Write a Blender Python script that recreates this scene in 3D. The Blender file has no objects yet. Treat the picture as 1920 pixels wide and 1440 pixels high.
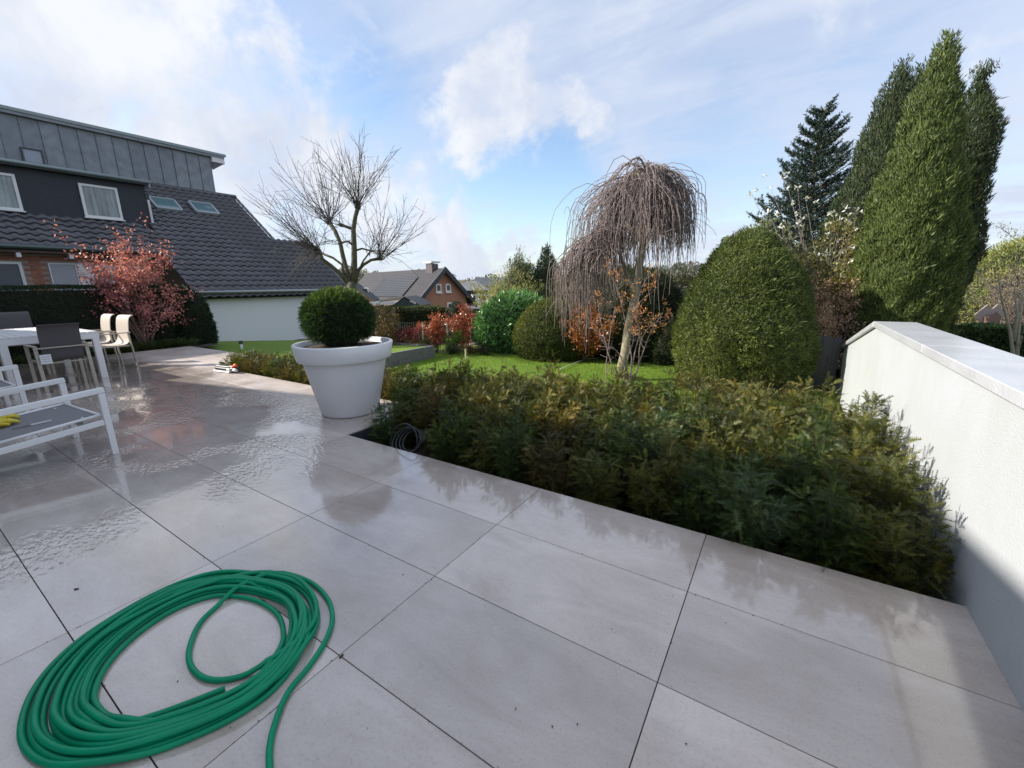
import bpy, math, random
import numpy as np
from mathutils import Vector, Matrix
random.seed(7)
scene = bpy.context.scene
col = scene.collection
PI = math.pi

# ------------------------------------------------------------------ camera
CAM = np.array([3.867, -2.647, 1.554])
CR = np.array([0.841, 0.541, -0.015]); CF = np.array([-0.530, 0.817, -0.229])
CF /= np.linalg.norm(CF); CR -= CF * (CR @ CF); CR /= np.linalg.norm(CR); CU = np.cross(CR, CF)
FPX = 786.85
cd = bpy.data.cameras.new('camera'); co = bpy.data.objects.new('camera', cd); col.objects.link(co)
cd.sensor_width = 36; cd.lens = 36 * FPX / 1920; cd.clip_start = 0.05; cd.clip_end = 3000
mw = Matrix.Identity(4)
for i in range(3):
    mw[i][0] = CR[i]; mw[i][1] = CU[i]; mw[i][2] = -CF[i]; mw[i][3] = CAM[i]
co.matrix_world = mw
scene.camera = co

# ------------------------------------------------------------------ sun, sky, exposure
SUN_AZ = np.array([-0.876, -0.482]); SUN_EL = math.radians(30)
sd = np.array([SUN_AZ[0] * math.cos(SUN_EL), SUN_AZ[1] * math.cos(SUN_EL), math.sin(SUN_EL)])
sl = bpy.data.lights.new('sun', 'SUN'); sl.energy = 3.7; sl.angle = math.radians(0.6); sl.color = (1.0, 0.93, 0.84)
so = bpy.data.objects.new('sun', sl); col.objects.link(so)
so.rotation_euler = Vector(sd).to_track_quat('Z', 'Y').to_euler()
scene.view_settings.view_transform = 'Standard'; scene.view_settings.look = 'None'
scene.view_settings.exposure = 1.06; scene.view_settings.gamma = 1.0
scene.view_settings.use_curve_mapping = False
scene.cycles.max_bounces = 7; scene.cycles.transparent_max_bounces = 8
scene.cycles.use_denoising = True

def raydir(x, y): return CF + (x - 960) / FPX * CR - (y - 720) / FPX * CU
def G(x, y, z=0.0):
    d = raydir(x, y); return CAM + d * (z - CAM[2]) / d[2]
def at(x, y, dep): return CAM + raydir(x, y) * dep
def onx(x, y, X):
    d = raydir(x, y); return CAM + d * (X - CAM[0]) / d[0]

def zon(xy, ypx, lo=-8., hi=30.):
    for _ in range(45):
        m = (lo + hi) / 2; q = np.array([xy[0], xy[1], m]) - CAM
        if 720 - FPX * (q @ CU) / (q @ CF) > ypx: lo = m
        else: hi = m
    return lo
world = bpy.data.worlds.new('World'); scene.world = world; world.use_nodes = True
def build_world():
    nt = world.node_tree; nt.nodes.clear(); N = nt.nodes.new; L = nt.links.new
    out = N('ShaderNodeOutputWorld'); bg = N('ShaderNodeBackground'); L(bg.outputs[0], out.inputs[0])
    sky = N('ShaderNodeTexSky'); sky.sky_type = 'NISHITA'; sky.sun_disc = False
    sky.sun_elevation = SUN_EL; sky.sun_rotation = math.atan2(SUN_AZ[0], SUN_AZ[1])
    sky.air_density = 1.0; sky.dust_density = 0.9; sky.ozone_density = 1.6
    def M(op, a, b=None, c=None, clamp=False):
        m = N('ShaderNodeMath'); m.operation = op; m.use_clamp = clamp
        for i, v in enumerate((a, b, c)):
            if v is None: continue
            if isinstance(v, (int, float)): m.inputs[i].default_value = v
            else: L(v, m.inputs[i])
        return m.outputs[0]
    def mixc(f, a, b):
        m = N('ShaderNodeMix'); m.data_type = 'RGBA'
        if isinstance(f, (int, float)): m.inputs[0].default_value = f
        else: L(f, m.inputs[0])
        for i, v in ((6, a), (7, b)):
            if isinstance(v, tuple): m.inputs[i].default_value = v
            else: L(v, m.inputs[i])
        return m.outputs[2]
    tc = N('ShaderNodeTexCoord'); sep = N('ShaderNodeSeparateXYZ'); L(tc.outputs['Generated'], sep.inputs[0])
    z = M('MAXIMUM', sep.outputs[2], 0.0)
    den = M('ADD', z, 0.22)
    px = M('DIVIDE', sep.outputs[0], den); py = M('DIVIDE', sep.outputs[1], den)
    cmb = N('ShaderNodeCombineXYZ'); L(px, cmb.inputs[0]); L(py, cmb.inputs[1])
    def noise(vec, scale, detail, rough, off, dist=0.0):
        mp = N('ShaderNodeMapping'); L(vec, mp.inputs[0]); mp.inputs['Location'].default_value = off
        n = N('ShaderNodeTexNoise'); L(mp.outputs[0], n.inputs[0]); n.inputs['Scale'].default_value = scale
        n.inputs['Detail'].default_value = detail; n.inputs['Roughness'].default_value = rough
        n.inputs['Distortion'].default_value = dist
        return n.outputs[0]
    rt_ = N('ShaderNodeMapping'); L(cmb.outputs[0], rt_.inputs[0]); rt_.inputs['Rotation'].default_value = (0, 0, 0.9); rt_.inputs['Scale'].default_value = (1.0, 2.6, 1)
    n_str = noise(rt_.outputs[0], 1.5, 9, 0.6, (2.3, 0.4, 0), 0.6)
    n_big = noise(cmb.outputs[0], 1.1, 8, 0.58, (1.3, 4.2, 0), 0.4)
    n_fine = noise(tc.outputs['Generated'], 7.0, 7, 0.62, (0, 0, 0), 0.3)
    n_mid = noise(tc.outputs['Generated'], 3.0, 6, 0.55, (5.2, 1.1, 2.0), 0.2)
    # blobs: (photo direction, inner cos spread in degrees, weight); each a real direction in the sky
    wn_ = N('ShaderNodeTexNoise'); wn_.inputs['Scale'].default_value = 5.5; wn_.inputs['Detail'].default_value = 6; wn_.inputs['Roughness'].default_value = .6; L(tc.outputs['Generated'], wn_.inputs[0])
    w1 = N('ShaderNodeVectorMath'); w1.operation = 'SUBTRACT'; L(wn_.outputs['Color'], w1.inputs[0]); w1.inputs[1].default_value = (.5, .5, .5)
    w2 = N('ShaderNodeVectorMath'); w2.operation = 'SCALE'; L(w1.outputs[0], w2.inputs[0]); w2.inputs['Scale'].default_value = .26
    w3 = N('ShaderNodeVectorMath'); w3.operation = 'ADD'; L(w2.outputs[0], w3.inputs[0]); L(tc.outputs['Generated'], w3.inputs[1])
    w4 = N('ShaderNodeVectorMath'); w4.operation = 'NORMALIZE'; L(w3.outputs[0], w4.inputs[0])
    def blobs(lst):
        acc = None
        for (x, y, r, w) in lst:
            d = raydir(x, y); d = d / np.linalg.norm(d)
            vm = N('ShaderNodeVectorMath'); vm.operation = 'DOT_PRODUCT'
            L(w4.outputs[0], vm.inputs[0]); vm.inputs[1].default_value = tuple(d)
            mr = N('ShaderNodeMapRange'); mr.interpolation_type = 'SMOOTHSTEP'
            L(vm.outputs['Value'], mr.inputs[0])
            mr.inputs[1].default_value = math.cos(math.radians(r)); mr.inputs[2].default_value = math.cos(math.radians(r * 0.15))
            mr.inputs[3].default_value = 0; mr.inputs[4].default_value = w
            acc = mr.outputs[0] if acc is None else M('ADD', acc, mr.outputs[0])
        return acc
    bright = blobs([(925, 130, 5.5, .65), (985, 125, 3.8, .4), (900, 200, 6.5, .5), (980, 210, 5, .4), (1100, 225, 4.2, .7), (850, 235, 5, .4), (940, 265, 6, .4), (1050, 232, 3.2, .3), (880, 160, 4, .3), (60, 130, 14, .42), (250, 80, 10, .30), (420, 60, 9, .28), (450, 160, 8, .5),
                    (330, 190, 8, .4), (120, 20, 10, .3), (560, 250, 9, .45), (650, 330, 9, .42), (490, 330, 7, .45), (440, 420, 7, .45), (200, 150, 5, -.25), (350, 60, 4, -.2), (880, 372, 3, .45),
                    (855, 470, 5.5, .75), (930, 468, 3.5, .7), (820, 430, 5, .5), (720, 455, 5, .6), (985, 480, 3.5, .55), (750, 380, 6, .3), (10, 330, 10, .25)])
    blue = blobs([(1000, 400, 10, .6), (880, 335, 7, .45), (1060, 330, 8, .45), (1330, 300, 9, .35), (730, 340, 4, .35), (600, 60, 12, .35), (300, 250, 8, .6), (560, 200, 5, .2), (440, 250, 5, .3), (1150, 60, 12, .15), (760, 200, 8, .25), (1450, 420, 8, .2)])
    # thin veil over all, thick cloud in blobs
    veil = M('ADD', M('ADD', M('MULTIPLY', n_big, 0.8), M('MULTIPLY', n_str, 1.5)), -0.36)
    veil = M('SUBTRACT', veil, blue, clamp=True)
    veil = M('MULTIPLY', veil, 1.0)
    n_puff = noise(tc.outputs['Generated'], 17.0, 6, 0.6, (3, 1, 7), 0.2)
    br = M('MINIMUM', bright, 0.85)
    t = M('ADD', br, M('MULTIPLY', M('SUBTRACT', n_fine, 0.5), 2.5)); t = M('ADD', t, M('MULTIPLY', M('SUBTRACT', n_puff, 0.5), 0.75)); t = M('ADD', t, M('MULTIPLY', M('SUBTRACT', n_mid, 0.5), 0.8))
    cl = N('ShaderNodeMapRange'); cl.interpolation_type = 'SMOOTHSTEP'; L(t, cl.inputs[0]); cl.inputs[1].default_value = 0.12; cl.inputs[2].default_value = 0.98
    cloud = cl.outputs[0]
    skyc = N('ShaderNodeVectorMath'); skyc.operation = 'SCALE'; L(sky.outputs[0], skyc.inputs[0]); skyc.inputs['Scale'].default_value = 0.76
    # colours below are radiances at strength 0.1
    veilc = mixc(n_mid, (1.98, 2.26, 2.85, 1), (2.5, 2.70, 3.15, 1))
    base = mixc(veil, skyc.outputs[0], veilc)
    shade = N('ShaderNodeMapRange'); L(M('ADD', n_mid, M('MULTIPLY', M('SUBTRACT', n_fine, .5), .5)), shade.inputs[0]); shade.inputs[1].default_value = 0.38; shade.inputs[2].default_value = 0.62
    cloudc = mixc(shade.outputs[0], (2.15, 2.36, 2.8, 1), (2.98, 3.08, 3.28, 1))
    final = mixc(cloud, base, cloudc)
    L(final, bg.inputs[0]); bg.inputs[1].default_value = 0.15
SKY_STR = 0.1
build_world()

# ------------------------------------------------------------------ materials
def nodes(name):
    m = bpy.data.materials.new(name); m.use_nodes = True; nt = m.node_tree
    b = nt.nodes['Principled BSDF']; return m, nt, b
def simple(name, c, rough=0.5, metal=0.0, bump=0.0, scale=40, var=0.06, spec=0.5, c2=None):
    m, nt, b = nodes(name); N = nt.nodes.new; L = nt.links.new
    tc = N('ShaderNodeTexCoord'); n = N('ShaderNodeTexNoise'); n.inputs['Scale'].default_value = scale; n.inputs['Detail'].default_value = 5
    L(tc.outputs['Object'], n.inputs[0])
    r = N('ShaderNodeMix'); r.data_type = 'RGBA'; L(n.outputs[0], r.inputs[0])
    lo = tuple(max(0, v * (1 - var * 2)) for v in c) + (1,); hi = tuple(min(1, v * (1 + var * 2)) for v in (c2 or c)) + (1,)
    r.inputs[6].default_value = lo; r.inputs[7].default_value = hi
    L(r.outputs[2], b.inputs['Base Color']); b.inputs['Roughness'].default_value = rough; b.inputs['Metallic'].default_value = metal
    b.inputs['Specular IOR Level'].default_value = spec
    if bump:
        bp = N('ShaderNodeBump'); bp.inputs['Strength'].default_value = bump; bp.inputs['Distance'].default_value = 0.01
        n2 = N('ShaderNodeTexNoise'); n2.inputs['Scale'].default_value = scale * 4; n2.inputs['Detail'].default_value = 6; L(tc.outputs['Object'], n2.inputs[0])
        L(n2.outputs[0], bp.inputs['Height']); L(bp.outputs[0], b.inputs['Normal'])
    return m
def objrand(name, cols, rough=0.6, bump=0.2, scale=30, spec=0.5, metal=0):
    m, nt, b = nodes(name); N = nt.nodes.new; L = nt.links.new
    oi = N('ShaderNodeObjectInfo'); cr = N('ShaderNodeValToRGB'); L(oi.outputs['Random'], cr.inputs[0])
    els = cr.color_ramp.elements
    while len(els) < len(cols): els.new(0.5)
    for i, c in enumerate(cols): els[i].position = i / (len(cols) - 1); els[i].color = tuple(c) + (1,)
    geo = N('ShaderNodeNewGeometry'); n = N('ShaderNodeTexNoise'); n.inputs['Scale'].default_value = scale; n.inputs['Detail'].default_value = 6; L(geo.outputs['Position'], n.inputs[0])
    n3 = N('ShaderNodeTexNoise'); n3.inputs['Scale'].default_value = scale * .06; n3.inputs['Detail'].default_value = 4; L(geo.outputs['Position'], n3.inputs[0])
    mm = N('ShaderNodeMath'); mm.operation = 'ADD'; L(n.outputs[0], mm.inputs[0]); L(n3.outputs[0], mm.inputs[1])
    mr = N('ShaderNodeMapRange'); L(mm.outputs[0], mr.inputs[0]); mr.inputs[1].default_value = .6; mr.inputs[2].default_value = 1.4; mr.inputs[3].default_value = .65; mr.inputs[4].default_value = 1.35
    vm = N('ShaderNodeVectorMath'); vm.operation = 'SCALE'; L(cr.outputs[0], vm.inputs[0]); L(mr.outputs[0], vm.inputs['Scale'])
    L(vm.outputs[0], b.inputs['Base Color']); b.inputs['Roughness'].default_value = rough; b.inputs['Specular IOR Level'].default_value = spec; b.inputs['Metallic'].default_value = metal
    bp = N('ShaderNodeBump'); bp.inputs['Strength'].default_value = bump; bp.inputs['Distance'].default_value = .01; L(n.outputs[0], bp.inputs['Height']); L(bp.outputs[0], b.inputs['Normal'])
    return m
def foliage_mat(name='foliage', rough=0.5, trans=0.25, spec=0.35):
    m, nt, b = nodes(name); N = nt.nodes.new; L = nt.links.new
    a = N('ShaderNodeAttribute'); a.attribute_name = 'tint'
    L(a.outputs['Color'], b.inputs['Base Color']); b.inputs['Roughness'].default_value = rough; b.inputs['Specular IOR Level'].default_value = spec
    tr = N('ShaderNodeBsdfTranslucent'); vm = N('ShaderNodeVectorMath'); vm.operation = 'MULTIPLY'; L(a.outputs['Color'], vm.inputs[0]); vm.inputs[1].default_value = (1.5, 1.5, .7)
    L(vm.outputs[0], tr.inputs[0])
    mx = N('ShaderNodeMixShader'); mx.inputs[0].default_value = trans; L(b.outputs[0], mx.inputs[1]); L(tr.outputs[0], mx.inputs[2])
    L(mx.outputs[0], nt.nodes['Material Output'].inputs[0])
    return m
FOL = foliage_mat('foliage'); GLOSSY = foliage_mat('glossy_leaf', 0.28, 0.12, 0.6)
BARK = simple('bark', (0.13, 0.11, 0.075), 0.85, bump=.8, scale=14, var=.35, c2=(.26, .23, .15))
BARKG = simple('mossy_bark', (0.03, 0.03, 0.018), 0.85, bump=.8, scale=10, var=.4, c2=(.085, .08, .045))
TWIG = simple('twig_bark', (0.13, 0.105, 0.095), 0.7, scale=5, var=.25)
TWIGP = simple('weeping_twig_bark', (0.20, 0.155, 0.14), 0.6, scale=3, var=.3)
DARKIN = simple('core_shade', (0.018, 0.02, 0.012), 0.9, scale=12, var=.4)  # near-black colour standing in for the shade inside crowns
WHITE_AL = simple('white_powder_coat', (0.80, 0.80, 0.80), 0.35, scale=8, var=.01)
CHAMP = simple('champagne_metal', (0.42, 0.38, 0.33), 0.4, metal=.4, scale=20, var=.05)
SLING = simple('grey_sling_fabric', (0.085, 0.08, 0.085), 0.75, bump=.3, scale=300, var=.12)
SLINGL = simple('grey_seat_mesh', (0.19, 0.19, 0.20), 0.7, bump=.3, scale=300, var=.1)
SLINGC = simple('light_sling_fabric', (0.62, 0.54, 0.46), 0.7, bump=.2, scale=300, var=.05)
SOIL = simple('dark_soil', (0.03, 0.022, 0.016), 0.95, bump=1.0, scale=18, var=.5, c2=(.06, .042, .03))
MULCH = simple('mulch', (0.055, 0.038, 0.028), 0.95, bump=1.0, scale=12, var=.5, c2=(.16, .11, .085))
PLASTER = simple('white_plaster', (0.455, 0.48, 0.50), 0.85, bump=.35, scale=26, var=.015)
def stains_and_folds(mat, sc, k):
    nt = mat.node_tree; N = nt.nodes.new; L = nt.links.new; b = nt.nodes['Principled BSDF']; src = b.inputs['Base Color'].links[0].from_socket
    geo = N('ShaderNodeNewGeometry'); mp = N('ShaderNodeMapping'); L(geo.outputs['Position'], mp.inputs[0]); mp.inputs['Scale'].default_value = sc
    n = N('ShaderNodeTexNoise'); n.inputs['Scale'].default_value = 1; n.inputs['Detail'].default_value = 7; n.inputs['Roughness'].default_value = .65; L(mp.outputs[0], n.inputs[0])
    r = N('ShaderNodeValToRGB'); L(n.outputs[0], r.inputs[0]); r.color_ramp.elements[0].position = .38; r.color_ramp.elements[0].color = (k, k, k * .97, 1); r.color_ramp.elements[1].position = .60
    m = N('ShaderNodeMix'); m.data_type = 'RGBA'; m.blend_type = 'MULTIPLY'; m.inputs[0].default_value = 1; L(src, m.inputs[6]); L(r.outputs[0], m.inputs[7]); L(m.outputs[2], b.inputs['Base Color'])
stains_and_folds(PLASTER, (1.6, 1.6, .9), .93)
POTM = simple('white_plastic', (0.78, 0.78, 0.80), 0.38, scale=2, var=.01)
BLACKP = simple('black_rubber', (0.02, 0.02, 0.024), 0.35, scale=30, var=.2)
DARKM = simple('dark_metal', (0.05, 0.055, 0.065), 0.45, scale=20, var=.1)
GLASS = simple('window_glass', (0.07, 0.085, 0.095), 0.08, scale=1.5, var=.3, spec=.9)
LGLASS = simple('curtained_glass', (0.27, 0.31, 0.31), 0.15, scale=2.5, var=.2, spec=.8)
stains_and_folds(LGLASS, (9, 9, .6), .45)  # dark vertical streaks paint the shade in the curtain folds
stains_and_folds(POTM, (2.2, 2.2, 1.2), .95)
WFRAME = simple('white_frame', (0.72, 0.72, 0.72), 0.45, scale=6, var=.02)
PAPER = simple('paper', (0.78, 0.78, 0.82), 0.7, scale=20, var=.01)
INK = simple('ink', (0.12, 0.12, 0.16), 0.7)

def plaster_wet():
    m, nt, b = nodes('wet_coping_stone'); N = nt.nodes.new; L = nt.links.new
    tc = N('ShaderNodeTexCoord')
    n = N('ShaderNodeTexNoise'); n.inputs['Scale'].default_value = 3; n.inputs['Detail'].default_value = 8; L(tc.outputs['Object'], n.inputs[0])
    r = N('ShaderNodeMix'); r.data_type = 'RGBA'; L(n.outputs[0], r.inputs[0]); r.inputs[6].default_value = (.40, .415, .44, 1); r.inputs[7].default_value = (.64, .655, .68, 1)
    L(r.outputs[2], b.inputs['Base Color'])
    v = N('ShaderNodeTexNoise'); v.inputs['Scale'].default_value = 45; v.inputs['Detail'].default_value = 3; v.inputs['Distortion'].default_value = 1.0; L(tc.outputs['Object'], v.inputs[0])
    bp = N('ShaderNodeBump'); bp.inputs['Strength'].default_value = .5; bp.inputs['Distance'].default_value = .006; L(v.outputs[0], bp.inputs['Height']); L(bp.outputs[0], b.inputs['Normal'])
    b.inputs['Roughness'].default_value = .22
    return m
COPING = plaster_wet()

def tile_mat():
    m, nt, b = nodes('wet_porcelain_tile'); N = nt.nodes.new; L = nt.links.new
    geo = N('ShaderNodeNewGeometry'); oi = N('ShaderNodeObjectInfo')
    off = N('ShaderNodeVectorMath'); off.operation = 'SCALE'; off.inputs[0].default_value = (37.0, 91.0, 13.0); L(oi.outputs['Random'], off.inputs['Scale'])
    add = N('ShaderNodeVectorMath'); add.operation = 'ADD'; L(geo.outputs['Position'], add.inputs[0]); L(off.outputs[0], add.inputs[1])
    mp = N('ShaderNodeMapping'); L(add.outputs[0], mp.inputs[0]); mp.inputs['Scale'].default_value = (0.55, 1.9, 1)
    def noise(vec, s, d, r=.6, dist=0):
        n = N('ShaderNodeTexNoise'); n.inputs['Scale'].default_value = s; n.inputs['Detail'].default_value = d; n.inputs['Roughness'].default_value = r; n.inputs['Distortion'].default_value = dist; L(vec, n.inputs[0]); return n.outputs[0]
    streak = noise(mp.outputs[0], 2.2, 9, .66, .8); cloud = noise(add.outputs[0], 1.7, 6, .6, .5); grain = noise(add.outputs[0], 95, 5, .78)
    def ramp(x, a, c0, bb, c1):
        r = N('ShaderNodeValToRGB'); L(x, r.inputs[0]); r.color_ramp.elements[0].position = a; r.color_ramp.elements[0].color = c0; r.color_ramp.elements[1].position = bb; r.color_ramp.elements[1].color = c1; return r.outputs[0]
    c1 = ramp(streak, .32, (.37, .31, .268, 1), .68, (.62, .54, .49, 1))
    c2 = ramp(cloud, .35, (.40, .33, .275, 1), .65, (.59, .525, .485, 1))
    mx = N('ShaderNodeMix'); mx.data_type = 'RGBA'; mx.inputs[0].default_value = .5; L(c1, mx.inputs[6]); L(c2, mx.inputs[7])
    sp = ramp(grain, .36, (.62, .60, .58, 1), .47, (1, 1, 1, 1))
    sp2 = ramp(grain, .62, (1, 1, 1, 1), .75, (1.22, 1.22, 1.22, 1))
    mu = N('ShaderNodeMix'); mu.data_type = 'RGBA'; mu.blend_type = 'MULTIPLY'; mu.inputs[0].default_value = .5; L(mx.outputs[2], mu.inputs[6]); L(sp, mu.inputs[7])
    mu2 = N('ShaderNodeMix'); mu2.data_type = 'RGBA'; mu2.blend_type = 'MULTIPLY'; mu2.inputs[0].default_value = .8; L(mu.outputs[2], mu2.inputs[6]); L(sp2, mu2.inputs[7])
    # per-tile tone
    tone = N('ShaderNodeMapRange'); L(oi.outputs['Random'], tone.inputs[0]); tone.inputs[3].default_value = .87; tone.inputs[4].default_value = 1.10
    sc = N('ShaderNodeVectorMath'); sc.operation = 'SCALE'; L(mu2.outputs[2], sc.inputs[0]); L(tone.outputs[0], sc.inputs['Scale'])
    L(sc.outputs[0], b.inputs['Base Color'])
    # wetness: a water film over the middle of the terrace, drier far away
    sx = N('ShaderNodeSeparateXYZ'); L(geo.outputs['Position'], sx.inputs[0])
    wn = noise(geo.outputs['Position'], .55, 5, .55, .3)
    wet = N('ShaderNodeMapRange'); wet.interpolation_type = 'SMOOTHSTEP'
    m1 = N('ShaderNodeMath'); m1.operation = 'MULTIPLY_ADD'; L(wn, m1.inputs[0]); m1.inputs[1].default_value = 2.2; L(sx.outputs[1], m1.inputs[2])
    L(m1.outputs[0], wet.inputs[0]); wet.inputs[1].default_value = 2.35; wet.inputs[2].default_value = 1.35; wet.inputs[3].default_value = 0; wet.inputs[4].default_value = 1
    rg = N('ShaderNodeMapRange'); L(wet.outputs[0], rg.inputs[0]); rg.inputs[3].default_value = .42; rg.inputs[4].default_value = .02
    rn = N('ShaderNodeMath'); rn.operation = 'MULTIPLY_ADD'; L(cloud, rn.inputs[0]); rn.inputs[1].default_value = .05; L(rg.outputs[0], rn.inputs[2])
    L(wet.outputs[0], b.inputs['Coat Weight']); b.inputs['Coat Roughness'].default_value = .025; b.inputs['Coat IOR'].default_value = 1.36
    L(rn.outputs[0], b.inputs['Roughness']); b.inputs['Specular IOR Level'].default_value = 1.0
    # ripples where the water stands deeper: a band x<0.4, -2.5<y<0.6
    mp2 = N('ShaderNodeMapping'); L(geo.outputs['Position'], mp2.inputs[0]); mp2.inputs['Rotation'].default_value = (0, 0, .9); mp2.inputs['Scale'].default_value = (1, 2.2, 1)
    rip = noise(mp2.outputs[0], 15, 2, .5, .15)
    pud = noise(geo.outputs['Position'], .9, 3, .5, .2)
    pm = N('ShaderNodeMapRange'); pm.interpolation_type = 'SMOOTHSTEP'; L(pud, pm.inputs[0]); pm.inputs[1].default_value = .43; pm.inputs[2].default_value = .55
    xm = N('ShaderNodeMapRange'); xm.interpolation_type = 'SMOOTHSTEP'; L(sx.outputs[0], xm.inputs[0]); xm.inputs[1].default_value = 1.2; xm.inputs[2].default_value = -.4
    bs = N('ShaderNodeMath'); bs.operation = 'MULTIPLY'; L(pm.outputs[0], bs.inputs[0]); L(xm.outputs[0], bs.inputs[1])
    bs2 = N('ShaderNodeMath'); bs2.operation = 'MULTIPLY_ADD'; L(bs.outputs[0], bs2.inputs[0]); bs2.inputs[1].default_value = .30; bs2.inputs[2].default_value = .012
    bp = N('ShaderNodeBump'); L(bs2.outputs[0], bp.inputs['Strength']); bp.inputs['Distance'].default_value = .03; L(rip, bp.inputs['Height'])
    bp2 = N('ShaderNodeBump'); bp2.inputs['Strength'].default_value = .05; bp2.inputs['Distance'].default_value = .004; L(grain, bp2.inputs['Height']); L(bp.outputs[0], bp2.inputs['Normal'])
    L(bp2.outputs[0], b.inputs['Normal']); L(bp.outputs[0], b.inputs['Coat Normal'])
    return m
TILE = tile_mat()
def lawn_mat():
    m, nt, b = nodes('lawn_grass'); N = nt.nodes.new; L = nt.links.new
    geo = N('ShaderNodeNewGeometry')
    def noise(s, d, r=.6):
        n = N('ShaderNodeTexNoise'); n.inputs['Scale'].default_value = s; n.inputs['Detail'].default_value = d; n.inputs['Roughness'].default_value = r; L(geo.outputs['Position'], n.inputs[0]); return n.outputs[0]
    a = noise(1.3, 5); f = noise(60, 4, .7)
    mx = N('ShaderNodeMix'); mx.data_type = 'RGBA'; L(a, mx.inputs[0]); mx.inputs[6].default_value = (.12, .21, .025, 1); mx.inputs[7].default_value = (.20, .30, .04, 1)
    mu = N('ShaderNodeMix'); mu.data_type = 'RGBA'; mu.blend_type = 'MULTIPLY'; mu.inputs[0].default_value = .6; L(mx.outputs[2], mu.inputs[6])
    r = N('ShaderNodeValToRGB'); L(f, r.inputs[0]); r.color_ramp.elements[0].position = .3; r.color_ramp.elements[0].color = (.45, .45, .45, 1); r.color_ramp.elements[1].position = .6; L(r.outputs[0], mu.inputs[7])
    L(mu.outputs[2], b.inputs['Base Color']); b.inputs['Roughness'].default_value = .8; b.inputs['Specular IOR Level'].default_value = .2
    bp = N('ShaderNodeBump'); bp.inputs['Strength'].default_value = .8; bp.inputs['Distance'].default_value = .02; L(f, bp.inputs['Height']); L(bp.outputs[0], b.inputs['Normal'])
    return m
LAWN = lawn_mat()

# ------------------------------------------------------------------ object helpers
def link(o, parent=None):
    col.objects.link(o)
    if parent is not None:
        o.parent = parent
        o.matrix_parent_inverse = Matrix.Translation(-Vector(parent.location)) if parent.type == 'EMPTY' and not parent.get('_rot') else Matrix.Identity(4)
    return o
def tag(o, label=None, cat=None, group=None, kind=None):
    if label: o['label'] = label
    if cat: o['category'] = cat
    if group: o['group'] = group
    if kind: o['kind'] = kind
    return o
def root(name, label, cat, loc=(0, 0, 0), group=None):
    o = bpy.data.objects.new(name, None); o.location = tuple(float(v) for v in loc); o.empty_display_size = .1
    col.objects.link(o); return tag(o, label, cat, group)
def setloc(o, loc, rz=0.0, s=1.0):
    o.location = tuple(float(v) for v in loc); o.rotation_euler = (0, 0, rz); o.scale = (s, s, s)
def copy_tree(o, parent=None):
    c = o.copy(); col.objects.link(c)
    if parent is not None: c.parent = parent
    for ch in list(o.children): copy_tree(ch, c)
    return c

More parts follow.
